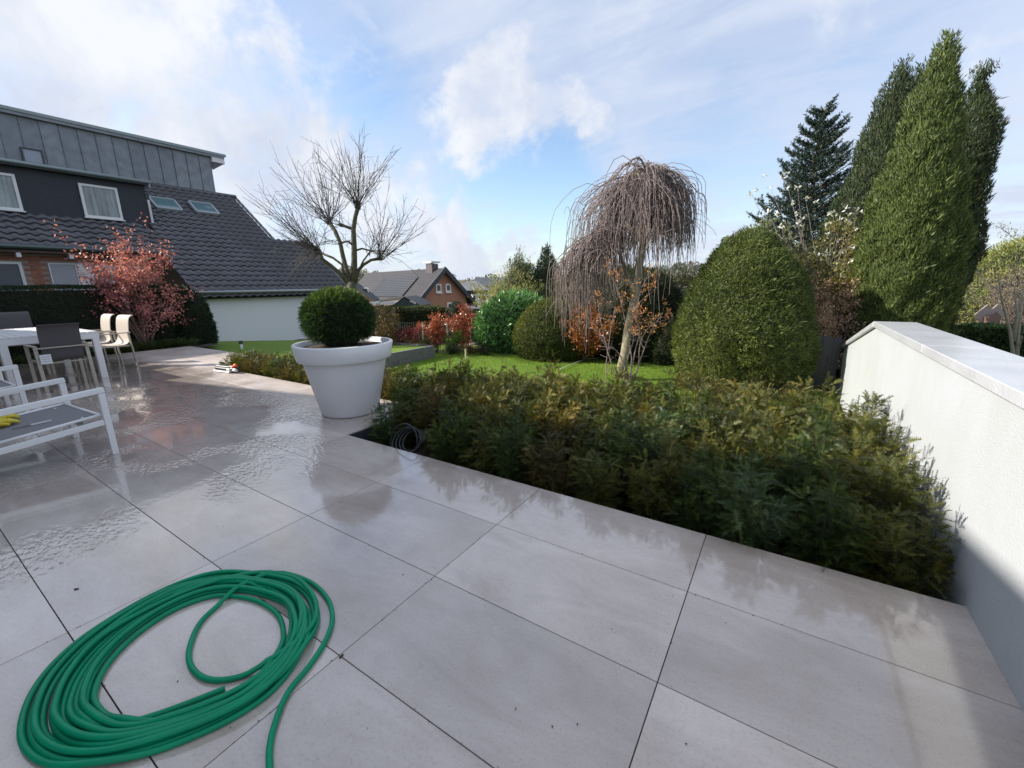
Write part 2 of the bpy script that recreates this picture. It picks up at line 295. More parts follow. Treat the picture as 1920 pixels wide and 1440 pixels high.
class MB:
    def __init__(s): s.v = []; s.f = []; s.sm = []
    def add(s, V, F, smooth=False):
        n = len(s.v); s.v.extend([tuple(map(float, p)) for p in V]); s.f.extend([tuple(i + n for i in f) for f in F]); s.sm.extend([smooth] * len(F)); return s
    def box(s, x0, x1, y0, y1, z0, z1, b=0.0):
        if b <= 0:
            V = [(x, y, z) for z in (z0, z1) for y in (y0, y1) for x in (x0, x1)]
            F = [(0, 2, 3, 1), (4, 5, 7, 6), (0, 1, 5, 4), (2, 6, 7, 3), (0, 4, 6, 2), (1, 3, 7, 5)]
            return s.add(V, F)
        return s.obox(((x0 + x1) / 2, (y0 + y1) / 2, (z0 + z1) / 2), (1, 0, 0), (0, 1, 0), x1 - x0, y1 - y0, z1 - z0, b)
    def obox(s, c, ax, ay, lx, ly, lz, b=0.0):
        c = np.array(c, float); ax = np.array(ax, float); ax /= np.linalg.norm(ax); ay = np.array(ay, float); ay -= ax * (ay @ ax); ay /= np.linalg.norm(ay); az = np.cross(ax, ay)
        h = np.array([lx, ly, lz]) / 2; V = []; F = []
        if b <= 0:
            for k in (-1, 1):
                for j in (-1, 1):
                    for i in (-1, 1): V.append(c + ax * h[0] * i + ay * h[1] * j + az * h[2] * k)
            return s.add(V, [(0, 2, 3, 1), (4, 5, 7, 6), (0, 1, 5, 4), (2, 6, 7, 3), (0, 4, 6, 2), (1, 3, 7, 5)])
        # chamfered on the top edges and vertical edges: rings
        def ring(dx, dy, z):
            x, y = h[0], h[1]
            return [c + ax * px + ay * py + az * z for px, py in ((-x + dx + b, -y + dy), (x - dx - b, -y + dy), (x - dx, -y + dy + b), (x - dx, y - dy - b), (x - dx - b, y - dy), (-x + dx + b, y - dy), (-x + dx, y - dy - b), (-x + dx, -y + dy + b))]
        rs = [ring(b, b, -h[2]), ring(0, 0, -h[2] + b), ring(0, 0, h[2] - b), ring(b, b, h[2])]
        for r in rs: V += r
        for k in range(3):
            for i in range(8): F.append((k * 8 + i, k * 8 + (i + 1) % 8, k * 8 + 8 + (i + 1) % 8, k * 8 + 8 + i))
        F.append(tuple(range(7, -1, -1))); F.append(tuple(range(24, 32)))
        return s.add(V, F)
    def bar(s, p, q, w, h, up=(0, 0, 1), b=0.0):
        p = np.array(p, float); q = np.array(q, float); d = q - p; L = np.linalg.norm(d)
        u = np.array(up, float)
        if abs(u @ d) / L > .97: u = np.array((0, 1, 0.))
        side = np.cross(u, d)
        return s.obox((p + q) / 2, d, side, L, w, h, b)
    def tube(s, P, rad, n=6, cap=True, smooth=True):
        P = np.array(P, float); m = len(P); rad = np.full(m, rad) if np.isscalar(rad) else np.array(rad, float)
        T = np.gradient(P, axis=0); T /= np.linalg.norm(T, axis=1)[:, None] + 1e-12
        u = np.array((0, 0, 1.)) if abs(T[0][2]) < .9 else np.array((1., 0, 0))
        V = np.empty((m, n, 3)); ang = np.arange(n) * 2 * PI / n
        for i in range(m):
            a = u - T[i] * (u @ T[i]); a /= np.linalg.norm(a) + 1e-12; bb = np.cross(T[i], a); u = a
            V[i] = P[i] + rad[i] * (np.cos(ang)[:, None] * a + np.sin(ang)[:, None] * bb)
        F = [(i * n + j, i * n + (j + 1) % n, (i + 1) * n + (j + 1) % n, (i + 1) * n + j) for i in range(m - 1) for j in range(n)]
        if cap: F.append(tuple(range(n - 1, -1, -1))); F.append(tuple(range((m - 1) * n, m * n)))
        return s.add(V.reshape(-1, 3), F, smooth)
    def lathe(s, prof, c=(0, 0, 0), n=64, smooth=True):
        V = []; F = []
        for r, z in prof:
            for j in range(n): a = 2 * PI * j / n; V.append((c[0] + r * math.cos(a), c[1] + r * math.sin(a), c[2] + z))
        for i in range(len(prof) - 1):
            for j in range(n): F.append((i * n + j, i * n + (j + 1) % n, (i + 1) * n + (j + 1) % n, (i + 1) * n + j))
        return s.add(V, F, smooth)
    def mesh(s, name):
        me = bpy.data.meshes.new(name); me.from_pydata(s.v, [], s.f)
        if any(s.sm): me.polygons.foreach_set('use_smooth', s.sm)
        me.update(); return me
    def build(s, name, mat, parent=None, **kw):
        me = s.mesh(name); me.materials.append(mat); o = bpy.data.objects.new(name, me); link(o, parent); return tag(o, **kw)

def npmesh(name, V, F, tint=None, smooth=False, k=None):
    V = np.asarray(V, np.float32).reshape(-1, 3); F = np.asarray(F, np.int32); k = F.shape[1]
    me = bpy.data.meshes.new(name); me.vertices.add(len(V)); me.vertices.foreach_set('co', V.ravel())
    me.loops.add(F.size); me.loops.foreach_set('vertex_index', F.ravel())
    me.polygons.add(len(F)); me.polygons.foreach_set('loop_start', np.arange(0, F.size, k, dtype=np.int32))
    try: me.polygons.foreach_set('loop_total', np.full(len(F), k, np.int32))
    except Exception: pass
    if smooth: me.polygons.foreach_set('use_smooth', np.ones(len(F), bool))
    me.update(calc_edges=True)
    if tint is not None:
        a = me.color_attributes.new('tint', 'FLOAT_COLOR', 'POINT')
        c = np.ones((len(V), 4), np.float32); c[:, :3] = tint; a.data.foreach_set('color', c.ravel())
    return me
def mobj(name, me, mat, parent=None, **kw):
    if mat is not None and not me.materials: me.materials.append(mat)
    o = bpy.data.objects.new(name, me); link(o, parent); return tag(o, **kw)

def unit(v): return v / (np.linalg.norm(v, axis=-1, keepdims=True) + 1e-9)
def lump(P, sc, seed, oct=3):
    r = np.random.default_rng(seed); o = np.zeros(len(P)); a = 1.0; tot = 0
    for k in range(oct):
        for _ in range(4):
            d = r.normal(size=3); d /= np.linalg.norm(d); o += a * np.sin(P @ d * sc * r.uniform(.7, 1.4) * (1.9 ** k) * 2 + r.uniform(0, 6.28)); tot += a * .7
        a *= .55
    return o / tot * .8
def tints(n, cols, r, P=None, sc=1.5, seed=3, dark=.35):
    cols = np.array(cols, float); t = r.random(n)
    if P is not None: t = np.clip(.5 + .5 * lump(P, sc, seed) + r.normal(0, .22, n), 0, .999)
    x = t * (len(cols) - 1); i = np.minimum(x.astype(int), len(cols) - 2) if len(cols) > 1 else np.zeros(n, int)
    c = cols[i] * (1 - (x - i))[:, None] + cols[np.minimum(i + 1, len(cols) - 1)] * (x - i)[:, None] if len(cols) > 1 else np.repeat(cols, n, 0)
    return c * 1.25 * (1 + r.uniform(-dark, dark, n))[:, None]
def leafq(P, D, Nn, Ln, W, bend=0.0):
    """diamond leaves"""
    D = unit(D); S = unit(np.cross(D, Nn)); Up = np.cross(S, D)
    Ln = np.broadcast_to(Ln, len(P))[:, None]; W = np.broadcast_to(W, len(P))[:, None]
    V = np.stack([P, P + D * Ln * .45 + S * W * .5 + Up * bend * Ln, P + D * Ln, P + D * Ln * .45 - S * W * .5 + Up * bend * Ln], 1)
    F = np.arange(len(P) * 4).reshape(-1, 4); return V.reshape(-1, 3), F
def sprays(P, D, Nn, L, nn, nl, nw, r, ang=.9):
    """flat needle sprays: a thin stem with nn needles on each side, all triangles"""
    D = unit(D); S = unit(np.cross(D, Nn)); n = len(P); L = np.broadcast_to(L, n)
    t = (np.arange(nn) + .3) / nn; out = []
    sag = -0.25
    for sgn in (-1, 1):
        b = P[:, None] + D[:, None] * (t[None, :, None] * L[:, None, None]) + np.array([0, 0, 1.]) * (sag * L[:, None, None] * (t ** 2)[None, :, None])
        ln = nl * (1 - .55 * t[None, :, None] ** 2) * r.uniform(.75, 1.2, (n, nn, 1))
        dirv = unit(D[:, None] * math.cos(ang) + sgn * S[:, None] * math.sin(ang) + r.normal(0, .18, (n, nn, 3)))
        tip = b + dirv * ln
        a0 = b - D[:, None] * nw / 2; a1 = b + D[:, None] * nw / 2
        out.append(np.stack([a0, a1, tip], 2).reshape(n, nn * 3, 3))
    st0 = P - S * nw * .3; st1 = P + S * nw * .3; st2 = P + D * L[:, None] * 1.08 + np.array([0, 0, 1.]) * (sag * L)[:, None]
    out.append(np.stack([st0, st1, st2], 1))
    V = np.concatenate(out, 1); k = V.shape[1]
    return V.reshape(-1, 3), np.arange(n * k).reshape(-1, 3), k

def sor_points(n, prof, H, r, ex=1.0, ey=1.0, seed=1, amp=.06, sc=2.5, depth=.12, zmin=0.0):
    """points on/just inside a surface of revolution; prof(t) = radius at height fraction t"""
    t = np.linspace(0, 1, 200); R = np.array([prof(x) for x in t]); dz = H / 199
    ds = np.sqrt(np.gradient(R) ** 2 + dz ** 2) * np.maximum(R, 1e-3); c = np.cumsum(ds); c /= c[-1]
    tt = np.interp(r.random(n), c, t); a = r.uniform(0, 2 * PI, n); RR = np.interp(tt, t, R); dR = np.interp(tt, t, np.gradient(R) / dz)
    nrm = unit(np.stack([np.cos(a) / ex, np.sin(a) / ey, -dR], 1))
    P = np.stack([RR * np.cos(a) * ex, RR * np.sin(a) * ey, tt * H], 1)
    P = P + nrm * (lump(P, sc, seed) * amp + lump(P, 11, seed + 5, 2) * min(.075, amp * .5 + .008))[:, None] - nrm * (r.random(n) ** 2 * depth)[:, None]
    return P, nrm, a, tt
def core_mesh(name, prof, H, ex, ey, seed, amp, sc, k, c):
    n = 40; m = 26; V = []
    for i in range(m):
        t = i / (m - 1); R = prof(t) * k
        for j in range(n): a = 2 * PI * j / n; V.append((R * math.cos(a) * ex, R * math.sin(a) * ey, t * H * (k * .5 + .5)))
    V = np.array(V); nn = V.copy(); nn[:, 2] = 0; V += unit(nn) * (lump(V, sc, seed) * amp)[:, None]
    F = [(i * n + j, i * n + (j + 1) % n, (i + 1) * n + (j + 1) % n, (i + 1) * n + j) for i in range(m - 1) for j in range(n)]
    return npmesh(name, V + np.array(c), F, smooth=True)

def clipped_bush(name, label, cat, c, prof, H, n, L, W, cols, ex=1, ey=1, seed=1, amp=.06, sc=2.5, depth=.1, up=.5, out=.8, mat=None, core=.93, group=None, jit=.6, tsc=1.5, parts=True, bend=0.0):
    r = np.random.default_rng(seed); P, nrm, a, tt = sor_points(n, prof, H, r, ex, ey, seed, amp, sc, depth)
    D = nrm * out + np.array([0, 0, up]) + r.normal(0, jit, (n, 3)); Nn = unit(nrm + r.normal(0, .5, (n, 3)))
    Ls = L * np.exp(r.normal(-.05, .36, n)); V, F = leafq(P + np.array(c), D, Nn, Ls, W * r.uniform(.7, 1.2, n), bend)
    T = np.repeat(tints(n, cols, r, P, tsc, seed), 4, 0)
    rt = root(name, label, cat, c, group)
    mobj('crown', npmesh('crown', V, F, T), mat or FOL, rt)
    mobj('dark_core', core_mesh('dark_core', prof, H, ex, ey, seed, amp, sc, core, c), DARKIN, rt)  # solid dark core added inside the crown to block light
    return rt
def dome(R, p=2.2, bot=.8, bt=.25):
    def f(t):
        top = max(0, 1 - t ** p) ** (1 / 2.0)
        lo = bot + (1 - bot) * min(1, t / bt)
        return R * top * lo
    return f
def loose_bush(name, label, cat, c, R, H, n, L, W, cols, seed=1, stems=9, mat=None, twigm=None, group=None, ex=1, ey=1, up=.5, tsc=2, twig=True, den=1.6, base=.0, open_=.5):
    """open shrub: stems from the base, leaves clustered along twigs"""
    r = np.random.default_rng(seed); c = np.array(c, float); rt = root(name, label, cat, c, group); mb = MB(); pts = []; dirs = []
    for i in range(stems):
        a = r.uniform(0, 2 * PI); lean = r.uniform(.05, 1) ** .7; tip = np.array([math.cos(a) * R * lean * ex, math.sin(a) * R * lean * ey, H * r.uniform(.65, 1.0) * (1 - .25 * lean)])
        mid = tip * np.array([.35, .35, .55]) + r.normal(0, .04 * H, 3); t = np.linspace(0, 1, 9)[:, None]
        q = (2 * t * (1 - t) * mid + t * t * tip); q += np.cumsum(r.normal(0, .008 * H, q.shape), 0)
        if twig: mb.tube(q + c, np.linspace(.014, .003, 9) * (H / 1.5), 4)
        for k in range(2, 9):
            for _ in range(3):
                b = q[k]; dd = unit(r.normal(0, 1, 3) * np.array([1, 1, .5]) + unit(tip) * .8 + np.array([0, 0, .35])); ln = R * r.uniform(.2, .5)
                e = b + dd * ln; e = e
                if twig: mb.tube(np.array([b, (b + e) / 2 + r.normal(0, .01, 3), e]) + c, np.array([.005, .003, .0015]) * (H / 1.5), 3)
                m = 14; tt = r.uniform(.1, 1.05, m)[:, None]; pts.append(b + (e - b) * tt + r.normal(0, .02 * R + .01, (m, 3))); dirs.append(np.repeat(dd[None], m, 0))
    pts = np.concatenate(pts); dirs = np.concatenate(dirs); idx = r.integers(0, len(pts), n); P = pts[idx] + r.normal(0, .035 * R * den, (n, 3)); P[:, 2] = np.maximum(P[:, 2], .02)
    D = dirs[idx] * .6 + r.normal(0, .6, (n, 3)) + np.array([0, 0, up]); Nn = unit(r.normal(0, 1, (n, 3)) + np.array([0, 0, .5]))
    V, F = leafq(P + c, D, Nn, L * r.uniform(.6, 1.3, n), W * r.uniform(.7, 1.2, n))
    mobj('crown', npmesh('crown', V, F, np.repeat(tints(n, cols, r, P, tsc, seed), 4, 0)), mat or FOL, rt)
    if twig: mb.build('branches', twigm or TWIG, rt)
    return rt

def wmesh(name, V, F, mat, parent=None, **kw):
    me = bpy.data.meshes.new(name); me.from_pydata([tuple(map(float, v)) for v in V], [], F); me.update(); me.materials.append(mat)
    o = bpy.data.objects.new(name, me); link(o, parent); return tag(o, **kw)

# ================================================================== SETTING
ZL = -0.35      # lower lawn level
WX = 4.765      # inner face of the white wall
def terrain_h(x, y):
    d = math.hypot(x - 2, y + 2); s = 0
    h = -0.75 - 0.0 * d
    if d > 14: h -= min(1, (d - 14) / 24) ** 1.3 * 2.6
    if d > 120: h += 9.0 * min(1, (d - 120) / 160) ** 1.5
    if x > 6.5 and y > 4 and d < 60: h += .9 * min(1, (x - 6.5) / 5) * min(1, (y - 4) / 5)
    return h
def build_ground():
    xs = np.concatenate([-np.geomspace(900, 1, 46), np.linspace(-.5, .5, 3), np.geomspace(1, 900, 46)]); V = []; n = len(xs)
    for y in xs:
        for x in xs: V.append((x, y, terrain_h(x, y)))
    F = [(j * n + i, j * n + i + 1, (j + 1) * n + i + 1, (j + 1) * n + i) for j in range(n - 1) for i in range(n - 1)]
    g = simple('meadow', (.045, .06, .02), .9, bump=.5, scale=.6, var=.4, c2=(.13, .12, .06))
    mobj('ground', npmesh('ground', np.array(V), np.array(F), smooth=True), g, kind='structure')
build_ground()
# terrace slab, tiles
terr = MB(); terr.box(-10.38, 0, -4.5, 1.19, -.3, -.025); terr.box(-10.38, -5.82, 1.19, 2.39, -.3, -.025); terr.box(0, WX, -4.5, -.006, -.3, -.025)
terr.box(WX, 5.6, -4.5, 9, -1.2, -.4)
TERR = terr.build('terrace', simple('dark_joint', (.07, .07, .075), .8), kind='structure')
def build_tiles():
    gap = .0038; cache = {}
    def tilem(w, h):
        k = (round(w, 3), round(h, 3))
        if k not in cache:
            mb = MB(); mb.obox((0, 0, -.011), (1, 0, 0), (0, 1, 0), w, h, .022, .0012); me = mb.mesh('tile'); me.materials.append(TILE); cache[k] = me
        return cache[k]
    def put(x0, x1, y0, y1):
        o = bpy.data.objects.new('tile', tilem(x1 - x0 - gap, y1 - y0 - gap)); o.location = ((x0 + x1) / 2, (y0 + y1) / 2, random.uniform(-.0004, .0004)); col.objects.link(o); o.parent = TERR
    for j in range(-8, 4):
        y0 = j * .6; y1 = max(y0 + .6, 0)
        y1 = y0 + .6
        if y0 < -4.5: y0 = -4.5
        for i in range(-9, 4):
            x0 = i * 1.2; x1 = x0 + 1.2
            if x0 < -10.39: x0 = -10.38
            if y0 > -.01 and x0 > -.01: continue
            if y0 > 1.19 and x1 > -5.9: continue
            if i == 3: x1 = WX + gap / 2
            if x1 - x0 < .1: continue
            put(x0, x1, y0, y1)
build_tiles()
# metal edging of the planting bed
mb = MB(); mb.box(.002, WX, -.003, .003, -.2, -.004); mb.box(.0, .006, .004, 1.19, -.2, -.012)
mb.build('bed_edging', DARKM, kind='structure')
# planting bed soil
def lumpy_sheet(name, x0, x1, y0, y1, zf, mat, n=60, m=60, amp=.02, parent=None, **kw):
    X, Y = np.meshgrid(np.linspace(x0, x1, n), np.linspace(y0, y1, m)); P = np.stack([X.ravel(), Y.ravel(), np.zeros(n * m)], 1)
    P[:, 2] = [zf(x, y) for x, y in P[:, :2]]; P[:, 2] += lump(P, 6, 5) * amp
    F = [(j * n + i, j * n + i + 1, (j + 1) * n + i + 1, (j + 1) * n + i) for j in range(m - 1) for i in range(n - 1)]
    return mobj(name, npmesh(name, P, F, smooth=True), mat, parent, **kw)
lumpy_sheet('planting_bed', -5.8, WX, .0, 2.6, lambda x, y: -.16 - (.12 if x > 0 else 0.02) if (y > 1.22 or x > .02) else -.31, SOIL, 120, 50, kind='structure')
lumpy_sheet('planting_strip', -11.9, -10.39, -6, 3.2, lambda x, y: -.06, SOIL, 30, 60, .015, kind='structure')
# lower lawn (smooth back edge read from the photograph's curve)
back = [(-6.6, 8.0), (-5.6, 8.1), (-4.4, 8.2), (-3.2, 8.25), (-2.2, 7.8), (-1.2, 7.35), (-.4, 7.6), (.4, 7.9), (1.4, 7.6), (2.4, 7.4), (3.6, 7.0), (4.6, 6.6)]
lb = np.array(back)
def polylawn(name, X, Yf, Yb, z, mat, nx=70, ny=40, **kw):
    V = []
    for i, x in enumerate(np.linspace(X[0], X[1], nx)):
        for t in np.linspace(0, 1, ny): y = Yf(x) * (1 - t) + Yb(x) * t; V.append((x, y, z(x, y)))
    F = [(i * ny + j, (i + 1) * ny + j, (i + 1) * ny + j + 1, i * ny + j + 1) for i in range(nx - 1) for j in range(ny - 1)]
    return mobj(name, npmesh(name, np.array(V), F, smooth=True), mat, **kw)
def yback(x): return float(np.interp(x, lb[:, 0], lb[:, 1]))
polylawn('lawn', (-6.8, 4.72), lambda x: 1.9, yback, lambda x, y: ZL + .012 * math.sin(x * 1.3) * math.sin(y), LAWN, kind='structure')
def zup(x, y):
    t = min(1, max(0, (-4.3 - x) / 9.7)); s = min(1, max(0, (y - 4.0) / 4.0))
    return -.035 - t * (.24 + .40 * s)
polylawn('upper_lawn', (-14.0, -4.22), lambda x: 1.75 if x > -10.4 else 1.9, lambda x: np.interp(x, [-14, -10, -5.6, -4.22], [12.5, 9, 5.72, 5.70]), zup, LAWN, kind='structure')
lumpy_sheet('mulch_bed', -14, WX, 7.2, 16, lambda x, y: min(-.52 + .0, -.42 - .12 * max(0, y - 8.3)) if x > -5 else -.62, MULCH, 100, 50, .03, kind='structure')
lumpy_sheet('mulch_edge', -5.2, 4.7, 6.4, 9.6, lambda x, y: -.375 - .02 * abs(y - 8), MULCH, 90, 40, .02, kind='structure')

def grass():
    r = np.random.default_rng(3); n = 110000; P = np.zeros((n, 3)); P[:, 0] = r.uniform(-5.6, 4.7, n); t = r.random(n) ** 1.15; yb = np.interp(P[:, 0], lb[:, 0], lb[:, 1]); P[:, 1] = 2.0 + (yb - .05 - 2.0) * t
    up = P[:, 0] < -4.2; P = P[~up]; P[:, 2] = ZL; n = len(P); D = r.normal(0, .35, (n, 3)) + np.array([0, 0, 1.]); Ln = r.uniform(.018, .042, n)[:, None]; S = unit(np.cross(unit(D), r.normal(0, 1, (n, 3)))) * .0035
    V = np.stack([P - S, P + S, P + unit(D) * Ln], 1).reshape(-1, 3); c = np.repeat(tints(n, [(.07, .13, .014), (.14, .24, .025), (.25, .34, .05)], r, P, .8, 4, .25), 3, 0)
    mobj('grass', npmesh('grass', V, np.arange(n * 3).reshape(-1, 3), c), FOL, None, label='short bright green grass of the lawn', kind='stuff')
grass()
# low kerb wall holding the raised lawn
kr = root('lawn_kerb_wall', 'low grey stone kerb wall holding the raised lawn corner right of the pot', 'low wall', (-4.2, 5.7, ZL))
KM = simple('kerb_stone', (.17, .17, .175), .7, bump=.5, scale=12, var=.25)
for i, (ya, yb) in enumerate(((1.95, 2.9), (2.905, 3.85), (3.855, 4.8), (4.805, 5.78))):
    m_ = MB(); m_.box(-4.21, -4.13, ya, yb, -.5, -.02); m_.build('kerb_stone', KM, kr)
for i in range(3):
    m_ = MB(); m_.box(-4.215 - (i + 1) * 1.0, -4.215 - i * 1.0 - .005, 5.73, 5.79, -.5, -.025); m_.build('kerb_stone', KM, kr)

# ------------------------------------------------------------------ white boundary wall
w = root('garden_wall', 'white rendered garden wall with wet grey coping, sloping down at its far end', 'wall', (WX, 1, 0))
def build_wall():
    X1 = WX + .30; m_ = MB()
    prof = [(-4.6, 1.02), (3.68, 1.02), (6.30, .435)]
    V = [(x, y, z) for x in (WX, X1) for (y, z) in prof] + [(x, y, -1.0) for x in (WX, X1) for (y, z) in prof]
    F = [(0, 6, 7, 1), (1, 7, 8, 2), (3, 4, 10, 9), (4, 5, 11, 10), (2, 8, 11, 5), (0, 3, 9, 6), (0, 1, 4, 3), (1, 2, 5, 4)]
    m_.add(V, F); m_.build('wall_body', PLASTER, w)
    # coping slabs, 6.5 cm thick, overhanging 3 cm
    def slab(ya, za, yb, zb):
        k = MB(); a = np.array([(WX + X1) / 2, ya, za + .034]); b = np.array([(WX + X1) / 2, yb, zb + .034]); k.bar(a, b, X1 - WX + .07, .062, b=.004); k.build('coping_slab', COPING, w)
    ys = [-4.6, -2.55, -.52, 1.52, 3.72]
    for a, b in zip(ys[:-1], ys[1:]): slab(a + .002, 1.022, b - .002, 1.022)
    slab(3.735, 1.018, 5.02, .733); slab(5.025, .732, 6.33, .44)
build_wall()

# ------------------------------------------------------------------ house behind the camera: only its shadow and the terrace door are ever seen
HB = root('own_house', 'white rendered gabled house standing at the back edge of the terrace', 'house', (-7.4, -4.5, 0))
def own_house():
    y0 = -4.5; ax = -7.4; az = 7.95; lx, lz = -20.0, 7.95 - .40 * 12.6; rx = 2.6; rz = 7.95 - .56 * 10.0
    m_ = MB(); pr = [(lx + .3, -1), (rx - .3, -1), (rx - .3, rz), (-4.85, 6.36), (-11.2, 6.36), (lx + .3, lz)]
    V = [(x, y, z) for y in (y0, y0 - 9) for (x, z) in pr]; m_.add(V, [(0, 1, 2, 3, 4, 5), (11, 10, 9, 8, 7, 6), (0, 6, 7, 1), (1, 7, 8, 2), (0, 5, 11, 6)]); m_.build('wall', PLASTER, HB)
    for (xa, za, xb, zb) in ((lx, lz - .1, -11.2, 6.5), (-11.2, 6.5, -4.85, 6.52), (-4.85, 6.52, rx, rz - .1)):
        r_ = MB(); V = [(xa, y0 + .05, za), (xb, y0 + .05, zb), (xb, y0 - 9.3, zb), (xa, y0 - 9.3, za)]; V += [(x, y, z - .18) for x, y, z in V]
        r_.add(V, [(0, 1, 2, 3), (7, 6, 5, 4), (0, 4, 5, 1), (1, 5, 6, 2), (2, 6, 7, 3), (3, 7, 4, 0)]); r_.build('roof', simple('dark_roof', (.05, .05, .055), .6), HB)
    for (x0, x1, z0, z1) in ((-3.4, .6, .05, 2.3), (-8.2, -4.6, .05, 2.3), (-13, -10, .6, 2.2), (-9.5, -8.1, 3.6, 5.0), (-6.7, -5.3, 3.6, 5.0)):
        f = MB()
        for a, b, c, d in ((x0, x1, z0, z0 + .08), (x0, x1, z1 - .08, z1), (x0, x0 + .08, z0 + .08, z1 - .08), (x1 - .08, x1, z0 + .08, z1 - .08), ((x0 + x1) / 2 - .05, (x0 + x1) / 2 + .05, z0 + .08, z1 - .08)): f.box(a, b, y0, y0 + .06, c, d)
        fo = f.build('window', DARKM, HB); p = MB(); p.box(x0 + .06, x1 - .06, y0 + .002, y0 + .02, z0 + .06, z1 - .06); o = p.build('pane', GLASS, None); o.parent = fo
own_house()
# parent inverse fix for children of meshes: meshes sit at the world origin, so identity is right

# ------------------------------------------------------------------ neighbour house on the left
NH = root('neighbour_house', 'neighbouring brick house with long dark tiled roof and grey zinc upper storey', 'house', (-14, 5, -.6))
TP = math.tan(math.radians(36.4)); CP = math.cos(math.radians(36.4)); SP = math.sin(math.radians(36.4))
def rz_(x): return 1.5 + (-14 - x) * TP
RTILE = objrand('roof_tile_glaze', [(.052, .052, .060), (.080, .078, .090), (.062, .06, .068)], .27, .12, 25, .7)
BRICK = objrand('red_brick', [(.27, .10, .07), (.36, .16, .10), (.30, .14, .11), (.40, .20, .13)], .85, .5, 40, .2)
ZINC = objrand('zinc_sheet', [(.16, .18, .20), (.20, .22, .24), (.18, .20, .22)], .42, .05, 4, .5, .35)
def neigh():
    lowm = simple('render_pale', (.80, .80, .84), .85, bump=.25, scale=14, var=.02)
    m_ = MB(); m_.box(-14.25, -14.0, 4.06, 10.35, -1.2, 1.42); m_.box(-19.5, -14.25, 10.1, 10.35, -1.2, 1.42); m_.build('rendered_wall', lowm, NH)
    # soffit and bodies
    s = simple('soffit_boards', (.30, .27, .24), .8, scale=10, var=.15)
    m_ = MB(); m_.box(-14.0, -13.72, 4.06, 10.6, 1.40, 1.45); m_.build('soffit', s, NH)
    g = MB(); g.tube([(-13.68, 4.0, 1.475), (-13.68, 10.62, 1.475)], .055, 8); g.build('gutter', simple('zinc_gutter', (.35, .37, .38), .4, .5), NH)
    # sub-roof planes (under the tiles)
    def plane(x0, x1, ya, yb, off=-.05):
        return [(x0, ya, rz_(x0) + off), (x0, yb, rz_(x0) + off), (x1, yb, rz_(x1) + off), (x1, ya, rz_(x1) + off)]
    u = MB()
    for x0, x1, ya, yb in ((-13.75, -17.05, 4.06, 10.55), (-17.05, -20.25, 3.5, 8.95), (-15.95, -17.6, -9, 4.06), (-17.55, -20.25, -9, 3.5)):
        V = plane(x0, x1, ya, yb) + plane(x0, x1, ya, yb, -.09); u.add(V, [(0, 1, 2, 3), (7, 6, 5, 4), (0, 4, 5, 1), (1, 5, 6, 2), (2, 6, 7, 3), (3, 7, 4, 0)])
    u.add([(-20.25, -9, rz_(-20.25) - .05), (-20.25, 8.95, rz_(-20.25) - .05), (-26, 8.95, 1.8), (-26, -9, 1.8)], [(0, 1, 2, 3)])
    u.build('roof_deck', simple('roof_deck', (.025, .025, .03), .9), NH)
    # gable end walls
    e = MB(); e.add([(-14.2, 10.2, 1.3), (-14.2, 10.2, -1), (-17.1, 10.2, -1), (-17.1, 10.2, rz_(-17.1) - .2)], [(0, 1, 2, 3)]); e.add([(-17.0, 8.8, rz_(-17) - .2), (-17, 8.8, -1), (-26, 8.8, -1), (-26, 8.8, 1.8), (-20.25, 8.8, rz_(-20.25) - .2)], [(0, 1, 2, 3, 4)])
    e.build('gable_wall', lowm, NH)
    # tiles: S-profile pantiles
    cw, ex = .30, .335; nu = 7; V = []
    us = np.linspace(0, 1, nu)
    hz = [0.048 * (math.sin(PI * min(1, t / .62)) if t < .62 else -.35 * math.sin(PI * (t - .62) / .38)) for t in us]
    for vv, lift in ((0.0, .050), (1.12, .004)):
        for t, h in zip(us, hz): V.append((t * cw * 1.04, vv * ex, h + lift))
    nV = len(V)
    V += [(x, 0.0, h - .04) for (x, y, h) in V[:nu]]
    F = [(i, i + 1, nu + i + 1, nu + i) for i in range(nu - 1)] + [(i + 1, i, nV + i, nV + i + 1) for i in range(nu - 1)]
    # map local (u across = +y, v up-slope, n) into world
    def tow(p, y0, s0, x0=-13.72):
        u_, v_, n_ = p; s = s0 + v_; x = x0 - s * CP - n_ * -SP * 1.0; z = rz_(x0) + s * SP + n_ * CP
        return (x, y0 + u_, z)
    base = bpy.data.meshes.new('roof_tile'); base.from_pydata([tow(p, 0, 0, 0) for p in V], [], F)
    base.update()
    bz = rz_(0)
    base.vertices.foreach_set('co', np.array([(x, y, z - bz) for x, y, z in [tow(p, 0, 0, 0) for p in V]], np.float32).ravel())
    base.polygons.foreach_set('use_smooth', [True] * (nu - 1) + [False] * (nu - 1)); base.materials.append(RTILE); base.update()
    spots = []
    def fill(xlow, xhigh, yA, yB):
        s = 0
        while xlow - s * CP > xhigh + .15:
            x = xlow - s * CP; y = yA
            while y < yB - .05: spots.append((x, y, rz_(x))); y += cw
            s += ex
    for k in range(24):
        x = -13.70 - k * ex * CP
        y = 4.06 if x > -17.0 else 4.36
        while y < (10.45 if x > -16.95 else 8.8): spots.append((x, y, rz_(x))); y += cw
    fill(-15.93, -17.5, -1.64, 4.06)
    seen = []
    for p in spots:
        d = np.array(p) - CAM; zc = d @ CF; qx = 960 + FPX * (d @ CR) / zc
        seen.append((zc if qx > -20 and p[0] > -19.9 else 999, p))
    seen.sort(key=lambda a: a[0])
    for k, (_, p) in enumerate(seen[:290]):
        o = bpy.data.objects.new('roof_tile', base); o.location = (p[0], p[1], p[2] + random.uniform(-.003, .003)); o.rotation_euler = (0, 0, random.uniform(-.008, .008)); link(o, NH)
